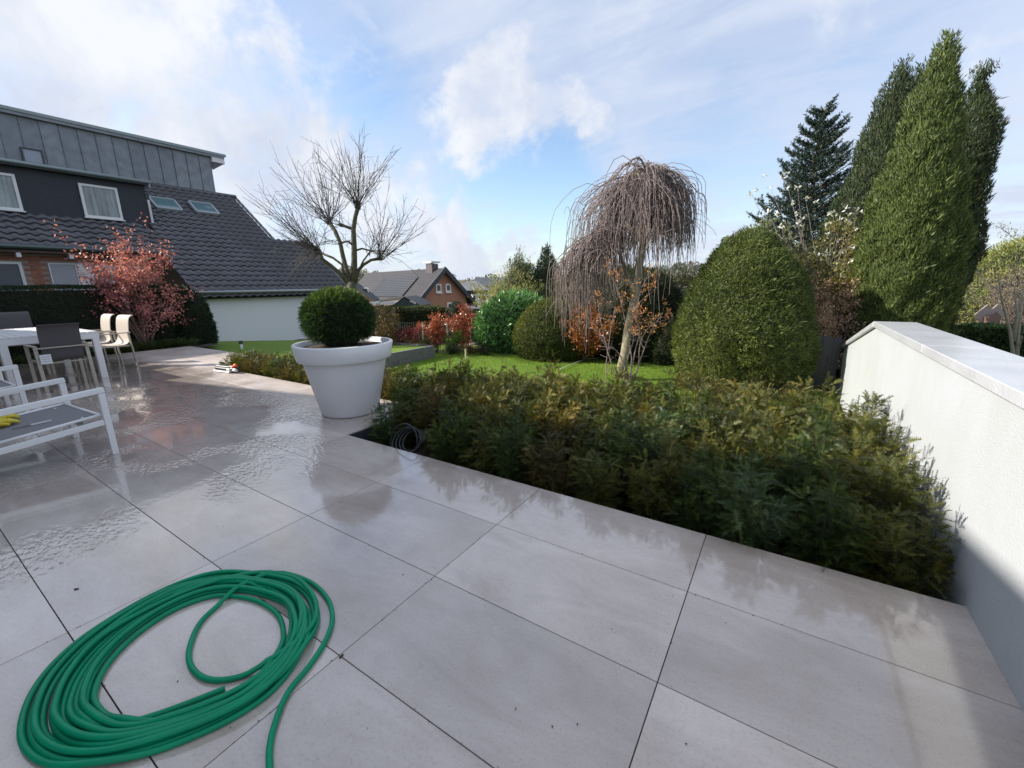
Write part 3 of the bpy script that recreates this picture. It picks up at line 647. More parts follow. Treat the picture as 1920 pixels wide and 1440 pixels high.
    bv = np.array([v.co[:] for v in base.vertices]); rest = [p for _, p in seen[290:]]
    m_ = MB()
    for p in rest: m_.add(bv + np.array(p), F, True)
    o = m_.build('roof_tiles', simple('roof_tile_far', (.068, .066, .075), .28, scale=3, var=.2, spec=.55), NH, kind='stuff')
    # verge tiles / ridge caps
    for x0, x1, y in ((-13.68, -17.1, 10.62), (-17.1, -20.25, 9.0)):
        v = MB(); n = int((x0 - x1) * 1.24 / .4)
        for i in range(n):
            xa = x0 + (x1 - x0) * i / n; xb = x0 + (x1 - x0) * (i + 1) / n; v.bar((xa, y, rz_(xa) + .03), (xb, y, rz_(xb) + .012), .12, .05)
        v.build('verge_tiles', RTILE, NH)
    v = MB(); v.tube([(-20.25, 3, rz_(-20.25)), (-20.25, 9.05, rz_(-20.25))], .11, 8); v.build('ridge_cap', RTILE, NH)
    # roof lights
    for (c1, c2) in (((290, 380), (330, 393)), ((366, 388), (398, 400))):
        def rp(x, y):
            d = raydir(x, y); k = (rz_(CAM[0]) - CAM[2]) / (d[2] + d[0] * TP); return CAM + d * k
        p = rp((c1[0] + c2[0]) / 2, (c1[1] + c2[1]) / 2); n = np.array([SP, 0, CP]); up = np.array([-CP, 0, SP])
        f = MB(); hw, hh = .44, .42
        for a, b_, l1, l2 in ((0, hh, 2 * hw, .07), (0, -hh, 2 * hw, .07), (hw, 0, .07, 2 * hh - .07), (-hw, 0, .07, 2 * hh - .07)):
            f.obox(p + np.array([0, 1, 0]) * a + up * b_ + n * .10, (0, 1, 0), up, l1, l2, .10)
        fo = f.build('roof_window', simple('grey_flashing', (.40, .43, .45), .4, .3), NH)
        g = MB(); g.obox(p + n * .10, (0, 1, 0), up, 2 * hw - .06, 2 * hh - .06, .04); q = g.build('pane', simple('skylight_glass', (.12, .2, .22), .05, spec=1), None); q.parent = fo
    # ---- zinc box: upper storey
    m_ = MB(); m_.box(-27, -20.24, -12, 8.10, 5.5, 7.86); m_.build('zinc_storey_body', ZINC, NH)
    ys = list(np.arange(-1.2, 8.15, .515)); ys = [8.15 - .515 * k for k in range(18)]
    pm = MB(); pm.box(-20.235, -20.215, .006, .509, 5.95, 7.85); pm.box(-20.235, -20.175, .0, .02, 5.95, 7.85); pme = pm.mesh('zinc_panel'); pme.materials.append(ZINC)
    for y in ys:
        o = bpy.data.objects.new('zinc_panel', pme); o.location = (0, y - .515, 0); link(o, NH)
    m_ = MB(); m_.box(-27.2, -20.02, -12, 8.78, 7.87, 7.98); m_.build('zinc_roof_slab', simple('zinc_edge', (.24, .28, .28), .4, .4), NH)
    m_ = MB(); m_.box(-20.2, -20.06, -12, 8.70, 7.76, 7.868); m_.build('fascia', ZINC, NH)
    m_ = MB(); m_.box(-21.6, -20.07, 8.155, 8.70, 7.55, 7.755); m_.build('overhang_soffit', simple('white_soffit', (.72, .70, .72), .7), NH)
    m_ = MB(); V = [(-20.21, 8.16, 7.2), (-20.21, 8.66, 7.54), (-20.21, 8.16, 7.54), (-20.11, 8.16, 7.2), (-20.11, 8.66, 7.54), (-20.11, 8.16, 7.54)]; m_.add(V, [(0, 1, 2), (5, 4, 3), (0, 3, 4, 1), (1, 4, 5, 2), (2, 5, 3, 0)]); m_.build('overhang_bracket', simple('dark_bracket', (.1, .1, .12), .6), NH)
    f = MB(); y0, y1, z0, z1 = 1.84, 2.40, 6.19, 6.72
    for a, b, c, d in ((y0, y1, z0, z0 + .05), (y0, y1, z1 - .05, z1), (y0, y0 + .05, z0 + .05, z1 - .05), (y1 - .05, y1, z0 + .05, z1 - .05)): f.box(-20.22, -20.12, a, b, c, d)
    fo = f.build('zinc_window', DARKM, NH); g = MB(); g.box(-20.21, -20.16, y0 + .04, y1 - .04, z0 + .04, z1 - .04); q = g.build('pane', simple('pale_glass', (.22, .25, .30), .12, spec=1), None); q.parent = fo
    # ---- dark dormer
    m_ = MB(); m_.box(-20.2, -17.5, -12, 4.42, 3.6, 5.5); m_.build('dormer_wall', simple('dark_slate_cladding', (.020, .024, .036), .55, bump=.2, scale=8, var=.2), NH)
    m_ = MB(); m_.box(-20.2, -17.22, -12, 4.50, 5.50, 5.60); m_.build('dormer_roof', simple('dormer_edge', (.035, .045, .05), .5), NH)
    g = MB(); g.tube([(-17.2, -12, 5.60), (-17.2, 4.56, 5.60)], .06, 8); g.tube([(-17.2, 4.5, 5.56), (-17.22, 4.5, 5.4), (-17.4, 4.46, 5.25), (-17.45, 4.46, 5.05)], .035, 8); g.build('dormer_gutter', simple('zinc_gutter2', (.26, .32, .32), .4, .5), NH)
    m_ = MB(); m_.box(-17.52, -17.44, 4.42, 4.49, 4.15, 5.0); m_.build('dormer_flashing', simple('white_flashing', (.6, .62, .62), .5), NH)
    for (y0, y1, z0, z1) in ((.0, 1.05, 4.15, 5.26), (2.52, 3.56, 4.15, 5.27)):
        f = MB(); t = .075
        for a, b, c, d in ((y0, y1, z0, z0 + t), (y0, y1, z1 - t, z1), (y0, y0 + t, z0 + t, z1 - t), (y1 - t, y1, z0 + t, z1 - t)): f.box(-17.49, -17.42, a, b, c, d)
        fo = f.build('window', WFRAME, NH); s_ = MB(); s_.box(-17.49, -17.34, y0 - .03, y1 + .03, z0 - .04, z0 - .002); q = s_.build('sill', WFRAME, None); q.parent = fo
        g = MB(); g.box(-17.48, -17.455, y0 + .06, y1 - .06, z0 + .06, z1 - .06); q = g.build('pane', LGLASS, None); q.parent = fo
    # ---- ground floor brick wall, recessed
    m_ = MB(); m_.box(-16.6, -16.33, -9, 4.0, -1.2, 2.74); m_.build('brick_backing', simple('mortar', (.34, .29, .25), .9, bump=.4, scale=30, var=.1), NH)
    m_ = MB(); m_.box(-17.4, -15.95, -9, 4.05, 2.76, 2.82); m_.build('eave_soffit', simple('brown_soffit', (.10, .065, .05), .7, scale=5, var=.2), NH)
    g = MB(); g.tube([(-15.9, -9, 2.93), (-15.9, 4.1, 2.93)], .07, 8); g.build('eave_gutter', simple('dark_gutter', (.10, .13, .13), .4, .5), NH)
    rb = MB(); rb.box(-16.3, -15.96, -.05, .05, 2.62, 2.75); rbm = rb.mesh('rafter_end'); rbm.materials.append(WFRAME)
    for y in (-.7, .45, 1.6, 2.75): o = bpy.data.objects.new('rafter_end', rbm); o.location = (0, y, 0); link(o, NH)
    ops = [(-1.5, .47, 1.0, 2.49), (1.07, 2.02, 1.0, 2.48), (2.03, 3.35, .6, 2.46)]
    bm_ = MB(); bm_.box(-16.33, -16.308, -.117, .117, -.034, .034, .004); bme = bm_.mesh('brick'); bme.materials.append(BRICK); k = 0
    hb = MB(); hb.box(-16.33, -16.308, -.055, .055, -.034, .034, .004); hme = hb.mesh('brick'); hme.materials.append(BRICK)
    z = 1.30
    while z < 2.74:
        y = -.8 + (.1225 if k % 2 else 0)
        while y < 4.0:
            if not any(a - .11 < y < b + .11 and c - .03 < z < d + .03 for a, b, c, d in ops) and not (z < 1.5 and y > 3.3):
                o = bpy.data.objects.new('brick', bme); o.location = (0, y, z); link(o, NH)
            y += .245
        z += .08; k += 1
    # windows with shutters
    def win(y0, y1, z0, z1, infill, nm, frame=WFRAME, t=.07, slat=False):
        f = MB()
        for a, b, c, d in ((y0, y1, z0, z0 + t), (y0, y1, z1 - t, z1), (y0, y0 + t, z0 + t, z1 - t), (y1 - t, y1, z0 + t, z1 - t)): f.box(-16.33, -16.27, a, b, c, d)
        fo = f.build(nm, frame, NH); g = MB()
        if slat:
            zz = z0 + t
            while zz < z1 - t - .02: g.box(-16.329, -16.295, y0 + t, y1 - t, zz, zz + .036); zz += .042
            q = g.build('roller_shutter', infill, None)
        else:
            g.box(-16.32, -16.30, y0 + t - .01, y1 - t + .01, z0 + t - .01, z1 - t + .01); q = g.build('pane', infill, None)
        q.parent = fo
    shg = simple('grey_shutter', (.12, .14, .155), .5); shw = simple('pale_shutter', (.42, .43, .48), .5)
    win(-1.5, .50, 1.0, 2.49, shg, 'window', slat=True); win(1.07, 1.72, 1.0, 2.48, shw, 'window', slat=True, t=.03)
    m_ = MB(); m_.box(-16.33, -16.25, 1.73, 2.02, .6, 2.48); m_.build('white_panel', WFRAME, NH)
    win(2.03, 2.62, .6, 2.44, LGLASS, 'door_window'); win(2.64, 3.35, .6, 2.44, GLASS, 'door_window')
neigh()

# ------------------------------------------------------------------ far brick house and its surroundings
def far_house():
    P0 = at(785, 560, 36); P0[2] = 0; g = np.array([.18, .984]); r = np.array([-.984, .18])
    # gable width so that its right corner meets the photo's
    d = raydir(874, 550)[:2]; A_ = np.array([g, -d]).T; W = np.linalg.solve(A_, CAM[:2] - P0[:2])[0]
    def W3(a, b, z): p = P0[:2] + g * a + r * b; return (p[0], p[1], z)
    ap = (G(0, 0, 0), 0)
    mid = W / 2
    def zat(px_, py_, a, b):
        p = np.array(W3(a, b, 0)); lo, hi = -8., 12.
        for _ in range(40):
            m = (lo + hi) / 2; q = np.array([p[0], p[1], m]) - CAM; y = 720 - FPX * (q @ CU) / (q @ CF)
            if y > py_: lo = m
            else: hi = m
        return lo
    zr = zat(836, 503, mid, 0); ze = zat(785, 557, 0, 0); zg = -3.6
    FH = root('brick_house', 'distant orange brick gabled house with dark roof and chimney behind the hedges', 'house', (P0[0], P0[1], zg))
    brick = simple('orange_brick', (.36, .175, .115), .85, bump=.3, scale=8, var=.15)
    Lh = 13.0
    m_ = MB(); V = [W3(0, 0, zg), W3(W, 0, zg), W3(W, 0, ze), W3(mid, 0, zr - .15), W3(0, 0, ze)] + [W3(0, Lh, zg), W3(W, Lh, zg), W3(W, Lh, ze), W3(mid, Lh, zr - .15), W3(0, Lh, ze)]
    m_.add(V, [(0, 1, 2, 3, 4), (9, 8, 7, 6, 5), (0, 4, 9, 5), (1, 6, 7, 2)]); m_.build('wall', brick, FH)
    roofm = simple('far_roof', (.042, .040, .046), .6, scale=2, var=.2, bump=.3); dk = simple('barge_board', (.035, .04, .05), .6)
    sl = (zr - ze) / mid; ov = .9
    def slope(side, b0, b1, n, name, lift=0.0, a0=0.0, mat=roofm):
        q = MB()
        for i in range(n):
            ta = i / n; tb = (i + 1) / n
            aa = (mid) - (mid + ov - a0) * ta if side < 0 else mid + (mid + ov) * ta; ab = (mid) - (mid + ov - a0) * tb if side < 0 else mid + (mid + ov) * tb
            za = zr - abs(aa - mid) * sl; zb = zr - abs(ab - mid) * sl
            q.add([W3(aa, b0, za + lift + .01), W3(aa, b1, za + lift + .01), W3(ab, b1, zb + lift + .07), W3(ab, b0, zb + lift + .07), W3(ab, b0, zb + lift), W3(ab, b1, zb + lift)], [(0, 1, 2, 3), (3, 2, 5, 4)])
        q.build(name, mat, FH)
    slope(-1, -.5, Lh + .4, 18, 'roof'); slope(1, -.5, Lh + .4, 10, 'roof')
    q = MB()
    for s in (-1, 1):
        a1 = mid + s * (mid + ov); z1 = zr - (mid + ov) * sl; q.add([W3(mid, -.52, zr + .12), W3(a1, -.52, z1 + .12), W3(a1, -.52, z1 - .32), W3(mid, -.52, zr - .35), W3(mid, -.3, zr + .12), W3(a1, -.3, z1 + .12), W3(a1, -.3, z1 - .32), W3(mid, -.3, zr - .35)], [(0, 1, 2, 3), (7, 6, 5, 4), (0, 4, 5, 1), (2, 6, 7, 3), (1, 5, 6, 2)])
    q.build('barge_board', dk, FH)
    pan = simple('panel_roof', (.03, .034, .046), .4, scale=2, var=.1, spec=.7)
    k = 11
    for i in range(k):
        a0 = mid - .9 - (mid - .75) * i / k; a1 = mid - .9 - (mid - .75) * (i + .86) / k
        q = MB(); z0 = zr - (mid - a0) * sl + .16; z1 = zr - (mid - a1) * sl + .22
        q.add([W3(a0, 2.4, z0), W3(a0, 7.6, z0), W3(a1, 8.3 - .9 * 0, z1), W3(a1, 2.4, z1), W3(a1, 2.4, z1 - .1), W3(a1, 8.3, z1 - .1)], [(0, 1, 2, 3), (3, 2, 5, 4)]); q.build('roof_panel', pan, FH)
    # chimney
    q = MB()
    def bx(mb, a0, a1, b0, b1, z0, z1):
        V = [W3(a, b, z) for z in (z0, z1) for b in (b0, b1) for a in (a0, a1)]; mb.add(V, [(0, 2, 3, 1), (4, 5, 7, 6), (0, 1, 5, 4), (2, 6, 7, 3), (0, 4, 6, 2), (1, 3, 7, 5)])
    bx(q, mid - .45, mid + .25, .9, 1.8, zr - .6, zr + .42); q.build('chimney', simple('chimney_brick', (.12, .10, .11), .8), FH)
    q = MB(); bx(q, mid - .6, mid + .4, .75, 1.95, zr + .5, zr + .64); bx(q, mid - .35, mid - .25, 1.0, 1.1, zr + .42, zr + .5); bx(q, mid + .1, mid + .2, 1.5, 1.6, zr + .42, zr + .5); q.build('chimney_cap', WFRAME, FH)
    def win(cx, cy, wpx, hpx, b=0):
        d = raydir(cx, cy)[:2]; a = np.linalg.solve(np.array([g, -d]).T, CAM[:2] - P0[:2])[0]; z = zat(cx, cy, a, 0); w_ = wpx * 36 / FPX * 1.3; h_ = hpx * 37 / FPX
        q = MB(); bx(q, a - w_ / 2, a + w_ / 2, -.06, -.01, z - h_ / 2, z + h_ / 2); fo = q.build('window', WFRAME, FH)
        q = MB(); bx(q, a - w_ / 2 + .13, a + w_ / 2 - .13, -.09, -.065, z - h_ / 2 + .16, z + h_ / 2 - .12); o = q.build('pane', GLASS, None); o.parent = fo
        q = MB(); bx(q, a - w_ / 2 - .05, a + w_ / 2 + .05, -.16, -.062, z - h_ / 2 - .08, z - h_ / 2 - .005); o = q.build('sill', WFRAME, None); o.parent = fo
    win(822, 540.5, 10, 16); win(840, 540, 10, 15.5); win(843, 573, 10, 12)
    # left cross gable with its own window
    Q0 = at(700, 575, 33); Q1 = at(655, 575, 33.6); d = unit((Q1 - Q0)[:2]); wd = np.linalg.norm((Q1 - Q0)[:2]); nb = np.array([d[1], -d[0]]); nb = nb if nb @ CF[:2] > 0 else -nb
    def H3(a, b, z): p = Q0[:2] + d * a + nb * b; return (p[0], p[1], z)
    z_e = at(712, 572, 33)[2]; z_p = at(672, 527, 33)[2]
    q = MB(); V = [H3(-1.2, 0, zg), H3(wd + 1.5, 0, zg), H3(wd + 1.5, 0, z_e + .4), H3(wd * .75, 0, z_p - .1), H3(-.9, 0, z_e)]; V += [H3(-1.2, 5, zg), H3(wd + 1.5, 5, zg), H3(wd + 1.5, 5, z_e + .4), H3(wd * .75, 5, z_p - .1), H3(-.9, 5, z_e)]
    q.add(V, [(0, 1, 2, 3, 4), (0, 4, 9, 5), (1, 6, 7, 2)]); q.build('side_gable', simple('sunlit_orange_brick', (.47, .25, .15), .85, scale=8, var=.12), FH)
    q = MB(); V = [H3(wd * .75, -.4, z_p + .05), H3(-1.7, -.4, z_e - .38), H3(-1.7, .3, z_e - .38), H3(wd * .75, .3, z_p + .05), H3(wd + 2.2, -.4, z_e + .2), H3(wd + 2.2, .3, z_e + .2)]
    V += [(x, y, z - .3) for x, y, z in V]; q.add(V, [(0, 1, 2, 3), (0, 3, 5, 4), (0, 6, 7, 1), (1, 7, 8, 2), (0, 4, 10, 6)]); q.build('side_roof', dk, FH)
    c = at(685, 547, 32.9); f_ = MB(); f_.obox(c, (d[0], d[1], 0), (0, 0, 1), .62, .62, .08); fo = f_.build('window', WFRAME, FH); f_ = MB(); f_.obox(c - np.array([nb[0], nb[1], 0]) * .05 + np.array([0, 0, .05]), (d[0], d[1], 0), (0, 0, 1), .42, .40, .06); o = f_.build('pane', GLASS, None); o.parent = fo
far_house()

def simple_house(name, label, c, dirv, w_, d_, hw, hr, wallm, roofm, hip=False, wins=()):
    rt = root(name, label, 'house', c); dirv = unit(np.array(dirv, float)); n = np.array([dirv[1], -dirv[0]])
    def H(a, b, z): p = np.array(c[:2]) + dirv * a + n * b; return (p[0], p[1], c[2] + z)
    m_ = MB(); V = [H(a, b, z) for z in (0, hw) for b in (-d_ / 2, d_ / 2) for a in (-w_ / 2, w_ / 2)]; m_.add(V, [(0, 1, 5, 4), (2, 6, 7, 3), (0, 4, 6, 2), (1, 3, 7, 5)]); m_.build('wall', wallm, rt)
    m_ = MB(); o = .4; i = w_ * .28 if hip else -.0
    V = [H(-w_ / 2 - o, -d_ / 2 - o, hw - .1), H(w_ / 2 + o, -d_ / 2 - o, hw - .1), H(w_ / 2 + o, d_ / 2 + o, hw - .1), H(-w_ / 2 - o, d_ / 2 + o, hw - .1), H(-w_ / 2 - o + i * 1.6, 0, hr), H(w_ / 2 + o - i * 1.6, 0, hr)]
    m_.add(V, [(0, 1, 5, 4), (3, 4, 5, 2), (0, 4, 3), (1, 2, 5), (0, 3, 2, 1)]); m_.build('roof', roofm, rt)
    for (a, z, ww, hh, side) in wins:
        for s in (side,):
            b = s * (d_ / 2 + .03); q = MB(); V = [H(a + da, b + db, z + dz) for dz in (0, hh) for db in (-.03, .03) for da in (-ww / 2, ww / 2)]; q.add(V, [(0, 2, 3, 1), (4, 5, 7, 6), (0, 1, 5, 4), (2, 6, 7, 3), (0, 4, 6, 2), (1, 3, 7, 5)]); q.build('window', WFRAME, rt)
    return rt
p = at(886, 545, 50)
simple_house('grey_roofed_house', 'small dark house with pale grey hipped roof right of the orange brick gable', (p[0], p[1], -3.6), (.84, .54), 3.4, 4, 4.75, 5.75, simple('dark_timber', (.05, .055, .06), .8), simple('grey_shingle', (.17, .175, .19), .7, scale=2, var=.2), True, ((-.8, 2.6, .6, 1.4, 1), (.8, 2.6, .6, 1.4, 1), (-.8, 2.6, .6, 1.4, -1), (.8, 2.6, .6, 1.4, -1)))
p = at(935, 548, 70)
simple_house('far_dark_house', 'distant house with a blue-grey roof half hidden by the bamboo', (p[0], p[1], -3.6), (.84, .54), 7, 6, 5.2, 6.45, simple('grey_wall', (.4, .4, .4), .8), simple('blue_slate', (.07, .08, .10), .5), False)
# veranda rail, pergola, shed by the far house
def rails():
    rt = root('balcony_rail', 'white wooden balcony rail below the grey hipped roof', 'railing', at(905, 556, 44))
    for (x0, y0, x1, y1) in ((884, 553, 925, 553), (875, 565, 930, 564), (868, 576, 905, 576)):
        m_ = MB(); m_.bar(at(x0, y0, 43), at(x1, y1, 44.5), .1, .14 if y0 < 560 else .28); m_.build('rail', WFRAME, rt)
    for x in (886, 898, 912): m_ = MB(); m_.bar(at(x, 553, 43.6), at(x, 566, 43.6), .09, .09); m_.build('post', WFRAME, rt)
rails()
def shed():
    rt = root('garden_shed', 'dark green gable roofed garden shed behind the clipped hedge', 'shed', at(755, 585, 27)); sm = simple('dark_green_boards', (.018, .045, .04), .6); rm = simple('shed_roof', (.03, .032, .036), .6)
    a = at(737, 576, 27); b = at(786, 574, 27); m = at(758, 560, 27); dn = np.array([0, 0, -2.2]); bk = np.array([CF[0], CF[1], 0]) * 4
    m_ = MB(); m_.add([a, b, m, a + dn, b + dn, a + bk, b + bk, m + bk], [(3, 4, 1, 2, 0), (4, 1, 6)]); m_.build('wall', sm, rt)
    up = np.array([0, 0, .12]); m_ = MB(); e1 = (a - m) * .15; e2 = (b - m) * .15
    m_.add([m + up, a + e1 + up, a + e1 + bk + up, m + bk + up, b + e2 + up, b + e2 + bk + up], [(0, 1, 2, 3), (0, 3, 5, 4)]); m_.build('roof', rm, rt)
    rt = root('pergola', 'low flat roofed carport with pale fascia left of the dark green shed', 'carport', at(715, 570, 28)); a = at(692, 569, 28); b = at(738, 568, 28)
    m_ = MB(); m_.bar(a, b, .12, .16); m_.bar(a + bk * .6, b + bk * .6, .12, .12); m_.bar(a, a + bk * .6, .1, .1); m_.bar(b, b + bk * .6, .1, .1); m_.build('fascia', WFRAME, rt)
    for q in (a, (a + b) / 2, b): m_ = MB(); m_.bar(q + np.array([0, 0, -.1]), q + np.array([0, 0, -2.2]), .12, .12); m_.build('post', DARKM, rt)
    # tiled strip roof in front of the orange gable
    rt = root('carport_roof', 'low tiled garage roof with pale ridge tiles in front of the orange brick wall', 'garage', at(735, 560, 30)); a = at(712, 565, 30); b = at(762, 558, 30); c = at(752, 570, 29); d = at(702, 575, 29)
    m_ = MB(); m_.add([a, b, c, d] + [p_ + np.array([0, 0, -2.4]) for p_ in (a, b, c, d)], [(0, 1, 2, 3), (3, 2, 6, 7), (1, 5, 6, 2), (0, 3, 7, 4)]); m_.build('roof', simple('brown_tiles', (.12, .095, .075), .8, scale=4, var=.3), rt)
    for i in range(9):
        q0 = a + (b - a) * i / 9; q1 = a + (b - a) * (i + .8) / 9; m_ = MB(); m_.bar(q0 + up * .5, q1 + up * .5, .22, .14); m_.build('ridge_tile', simple('ridge_tile', (.42, .38, .33), .8) if i == 0 else bpy.data.materials['ridge_tile'], rt)
shed()

# ------------------------------------------------------------------ distant woods on the hills
def woods():
    r = np.random.default_rng(5); Ps = []; S = []; C0 = []
    for k in range(760):
        px_ = r.uniform(-150, 2150); d = r.uniform(150, 260) if k % 3 else r.uniform(90, 150)
        if 860 < px_ < 960 and k % 3: d = r.uniform(120, 170)
        p = at(px_, 540, d); gz = terrain_h(p[0], p[1]); h = r.uniform(6, 11) * (1 if d > 150 else .8)
        hh = 5.8 + 2.5 * math.sin(px_ * .013) + 1.5 * math.sin(px_ * .05)
        h = h * .55 + hh * .35
        if px_ > 1250: h *= 1.25
        n = 230; q = r.normal(0, 1, (n, 3)); q = unit(q) * (r.random((n, 1)) ** .33); Ps.append(np.array([p[0], p[1], gz + h * .55]) + q * np.array([h * .42, h * .42, h * .5])); S.append(np.full(n, h * .085))
        base = [np.array([.10, .085, .07]), np.array([.075, .085, .045]), np.array([.13, .11, .085]), np.array([.05, .065, .045])][r.integers(0, 4)]
        C0.append(base * r.uniform(.7, 1.25, (n, 1)) + np.array([.012, .018, .03]))  # blue added to the leaf colour stands in for distance haze
    P = np.concatenate(Ps); s = np.concatenate(S); n = len(P)
    V, F = leafq(P, r.normal(0, 1, (n, 3)) + np.array([0, 0, 1.2]), r.normal(0, 1, (n, 3)), s * 1.6, s * .8)
    mobj('distant_woods', npmesh('distant_woods', V, F, np.repeat(np.concatenate(C0), 4, 0)), FOL, None, label='bare and green treetops along the horizon', cat='woods', kind='stuff')
woods()

# ================================================================== PLANTS
# ---- yew plants of the bed: feathery needle sprays
def yew_mesh(seed, H=.86, R=.29, n=900, cols=None, lean=0):
    r = np.random.default_rng(seed); nstem = 15; P = []; D = []; L = []; stems = []
    for i in range(nstem):
        a = r.uniform(0, 2 * PI); q = r.uniform(.0, 1) ** .6; tip = np.array([math.cos(a) * R * q * .85, math.sin(a) * R * q * .85, H * r.uniform(.62, .98) * (1.04 - .34 * q)])
        b0 = np.array([math.cos(a), math.sin(a), 0]) * .05 * q; t = np.linspace(0, 1, 10)[:, None]; mid = np.array([tip[0] * .8, tip[1] * .8, tip[2] * .42]); q_ = b0 * (1 - t) ** 2 + 2 * t * (1 - t) * mid + t * t * tip; stems.append(q_)
        for k in range(int(n / nstem)):
            u = r.uniform(.03, 1.0); p = np.array([np.interp(u, t[:, 0], q_[:, j]) for j in range(3)]); th = r.uniform(0, 2 * PI); sp = r.uniform(0, .07); p = p + np.array([math.cos(th) * sp, math.sin(th) * sp, 0])
            out = unit(np.array([p[0], p[1], 0]) * 1.5 / R + np.array([math.cos(th), math.sin(th), 0])); d = unit(out * r.uniform(.5, 1.1) + np.array([0, 0, r.uniform(.1, 1.0)]) + r.normal(0, .25, 3)); P.append(p); D.append(d); L.append(r.uniform(.08, .17) * (1.2 - .45 * u))
        P.append(q_[-1] - unit(q_[-1] - q_[-3]) * .03); D.append(unit(q_[-1] - q_[-3])); L.append(.12)
    P = np.array(P); D = np.array(D); L = np.array(L); Nn = unit(np.array([0, 0, 1.]) + r.normal(0, .45, P.shape))
    V, F, k = sprays(P, D, Nn, L, 10, .028, .0068, r, .98)
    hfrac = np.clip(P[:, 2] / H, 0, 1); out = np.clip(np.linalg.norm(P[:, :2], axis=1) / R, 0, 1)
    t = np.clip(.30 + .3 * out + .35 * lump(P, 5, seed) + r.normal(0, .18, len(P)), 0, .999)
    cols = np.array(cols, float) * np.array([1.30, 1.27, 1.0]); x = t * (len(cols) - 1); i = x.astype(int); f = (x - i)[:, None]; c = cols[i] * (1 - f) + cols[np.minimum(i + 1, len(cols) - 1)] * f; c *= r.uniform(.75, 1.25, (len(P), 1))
    T = np.repeat(c, k, 0); mb = MB()
    for q_ in stems: mb.tube(q_[::2], np.linspace(.006, .002, 5), 4)
    sm = mb.mesh('stems'); sm.materials.append(DARKSTEM)
    me = npmesh('needles', V, F, T); me.materials.append(FOL); return me, sm
DARKSTEM = simple('dark_stem', (.045, .035, .025), .85, scale=8, var=.3)
GRN = [(.020, .034, .013), (.035, .058, .018), (.062, .090, .024), (.105, .125, .032)]
OLV = [(.024, .034, .013), (.052, .066, .020), (.105, .105, .030), (.16, .125, .038)]
BRN = [(.024, .030, .014), (.055, .052, .022), (.098, .078, .030), (.135, .098, .038)]
GLD = [(.03, .045, .014), (.085, .09, .024), (.17, .14, .035), (.25, .17, .045)]
BLU = [(.020, .040, .022), (.040, .072, .036), (.075, .115, .055), (.12, .16, .07)]
def yew_bed():
    protos = {}
    for ci, (key, cols) in enumerate((('green', GRN), ('olive', OLV), ('brown', BRN), ('gold', GLD), ('blue', BLU))):
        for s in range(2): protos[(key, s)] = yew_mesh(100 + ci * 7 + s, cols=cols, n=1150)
    r = random.Random(11); cnt = {}
    lab = {'green': 'green yew plant', 'olive': 'olive yew plant', 'brown': 'brown tinged yew plant', 'gold': 'golden tipped yew plant', 'blue': 'grey green yew plant'}
    rows = []
    y = .24; k = 0
    while y < 2.55:
        x = .25 + (.17 if k % 2 else 0)
        while x < WX - .16: rows.append((x + r.uniform(-.07, .07), y + r.uniform(-.05, .05), k)); x += .36
        y += .335; k += 1
    for (x, y, k) in rows:
        if (x < 1.0 and y < .34) or (y > 2.1 and x < 2.3): continue
        wts = [3.2, 4.5, 1.9, .8, .5]
        if k == 0: wts = [5, 3, 1.6, .1, .3]
        if x > 3.6: wts = [2.4, 4, 1.5, 1.5, .8]
        if k >= 3: wts = [1.6, 5, 2.2, 1.4, .2]
        if k <= 1: wts[3] = .05
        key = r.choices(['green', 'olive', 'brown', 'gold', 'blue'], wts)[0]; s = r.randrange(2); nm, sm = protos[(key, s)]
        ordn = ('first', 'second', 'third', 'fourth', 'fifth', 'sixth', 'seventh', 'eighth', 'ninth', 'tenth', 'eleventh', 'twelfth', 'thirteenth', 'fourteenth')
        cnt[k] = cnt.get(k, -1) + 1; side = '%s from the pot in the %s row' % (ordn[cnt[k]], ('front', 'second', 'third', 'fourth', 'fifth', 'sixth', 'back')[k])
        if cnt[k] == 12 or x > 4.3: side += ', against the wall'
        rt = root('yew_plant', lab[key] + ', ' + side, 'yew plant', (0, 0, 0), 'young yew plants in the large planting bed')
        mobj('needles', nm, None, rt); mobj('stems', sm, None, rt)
        hs = r.uniform(.84, 1.12)
        if x > 3.9: hs *= 1.04
        if k == 0: hs *= .84
        if k == 1: hs *= .93
        if x < .7: hs *= .95
        if x < 2.2 and k >= 2: hs *= 1.07
        setloc(rt, (x, y, -.24), r.uniform(0, 6.28), hs); rt.scale = (hs * .98, hs * .98, hs)
def corner_yew():
    nm, sm = yew_mesh(301, H=.62, R=.2, n=520, cols=BLU)
    for k, (x, y, h) in enumerate(((.17, .40, .95), (.14, .80, .8))):
        rt = root('yew_plant', ('slender grey green yew sprouting at the terrace corner below the pot', 'small yew tucked behind the corner yew beside the pot')[k], 'yew plant', (0, 0, 0), 'young yew plants in the large planting bed')
        mobj('needles', nm, None, rt); mobj('stems', sm, None, rt); setloc(rt, (x, y, -.24), k * 2., h)
yew_bed(); corner_yew()
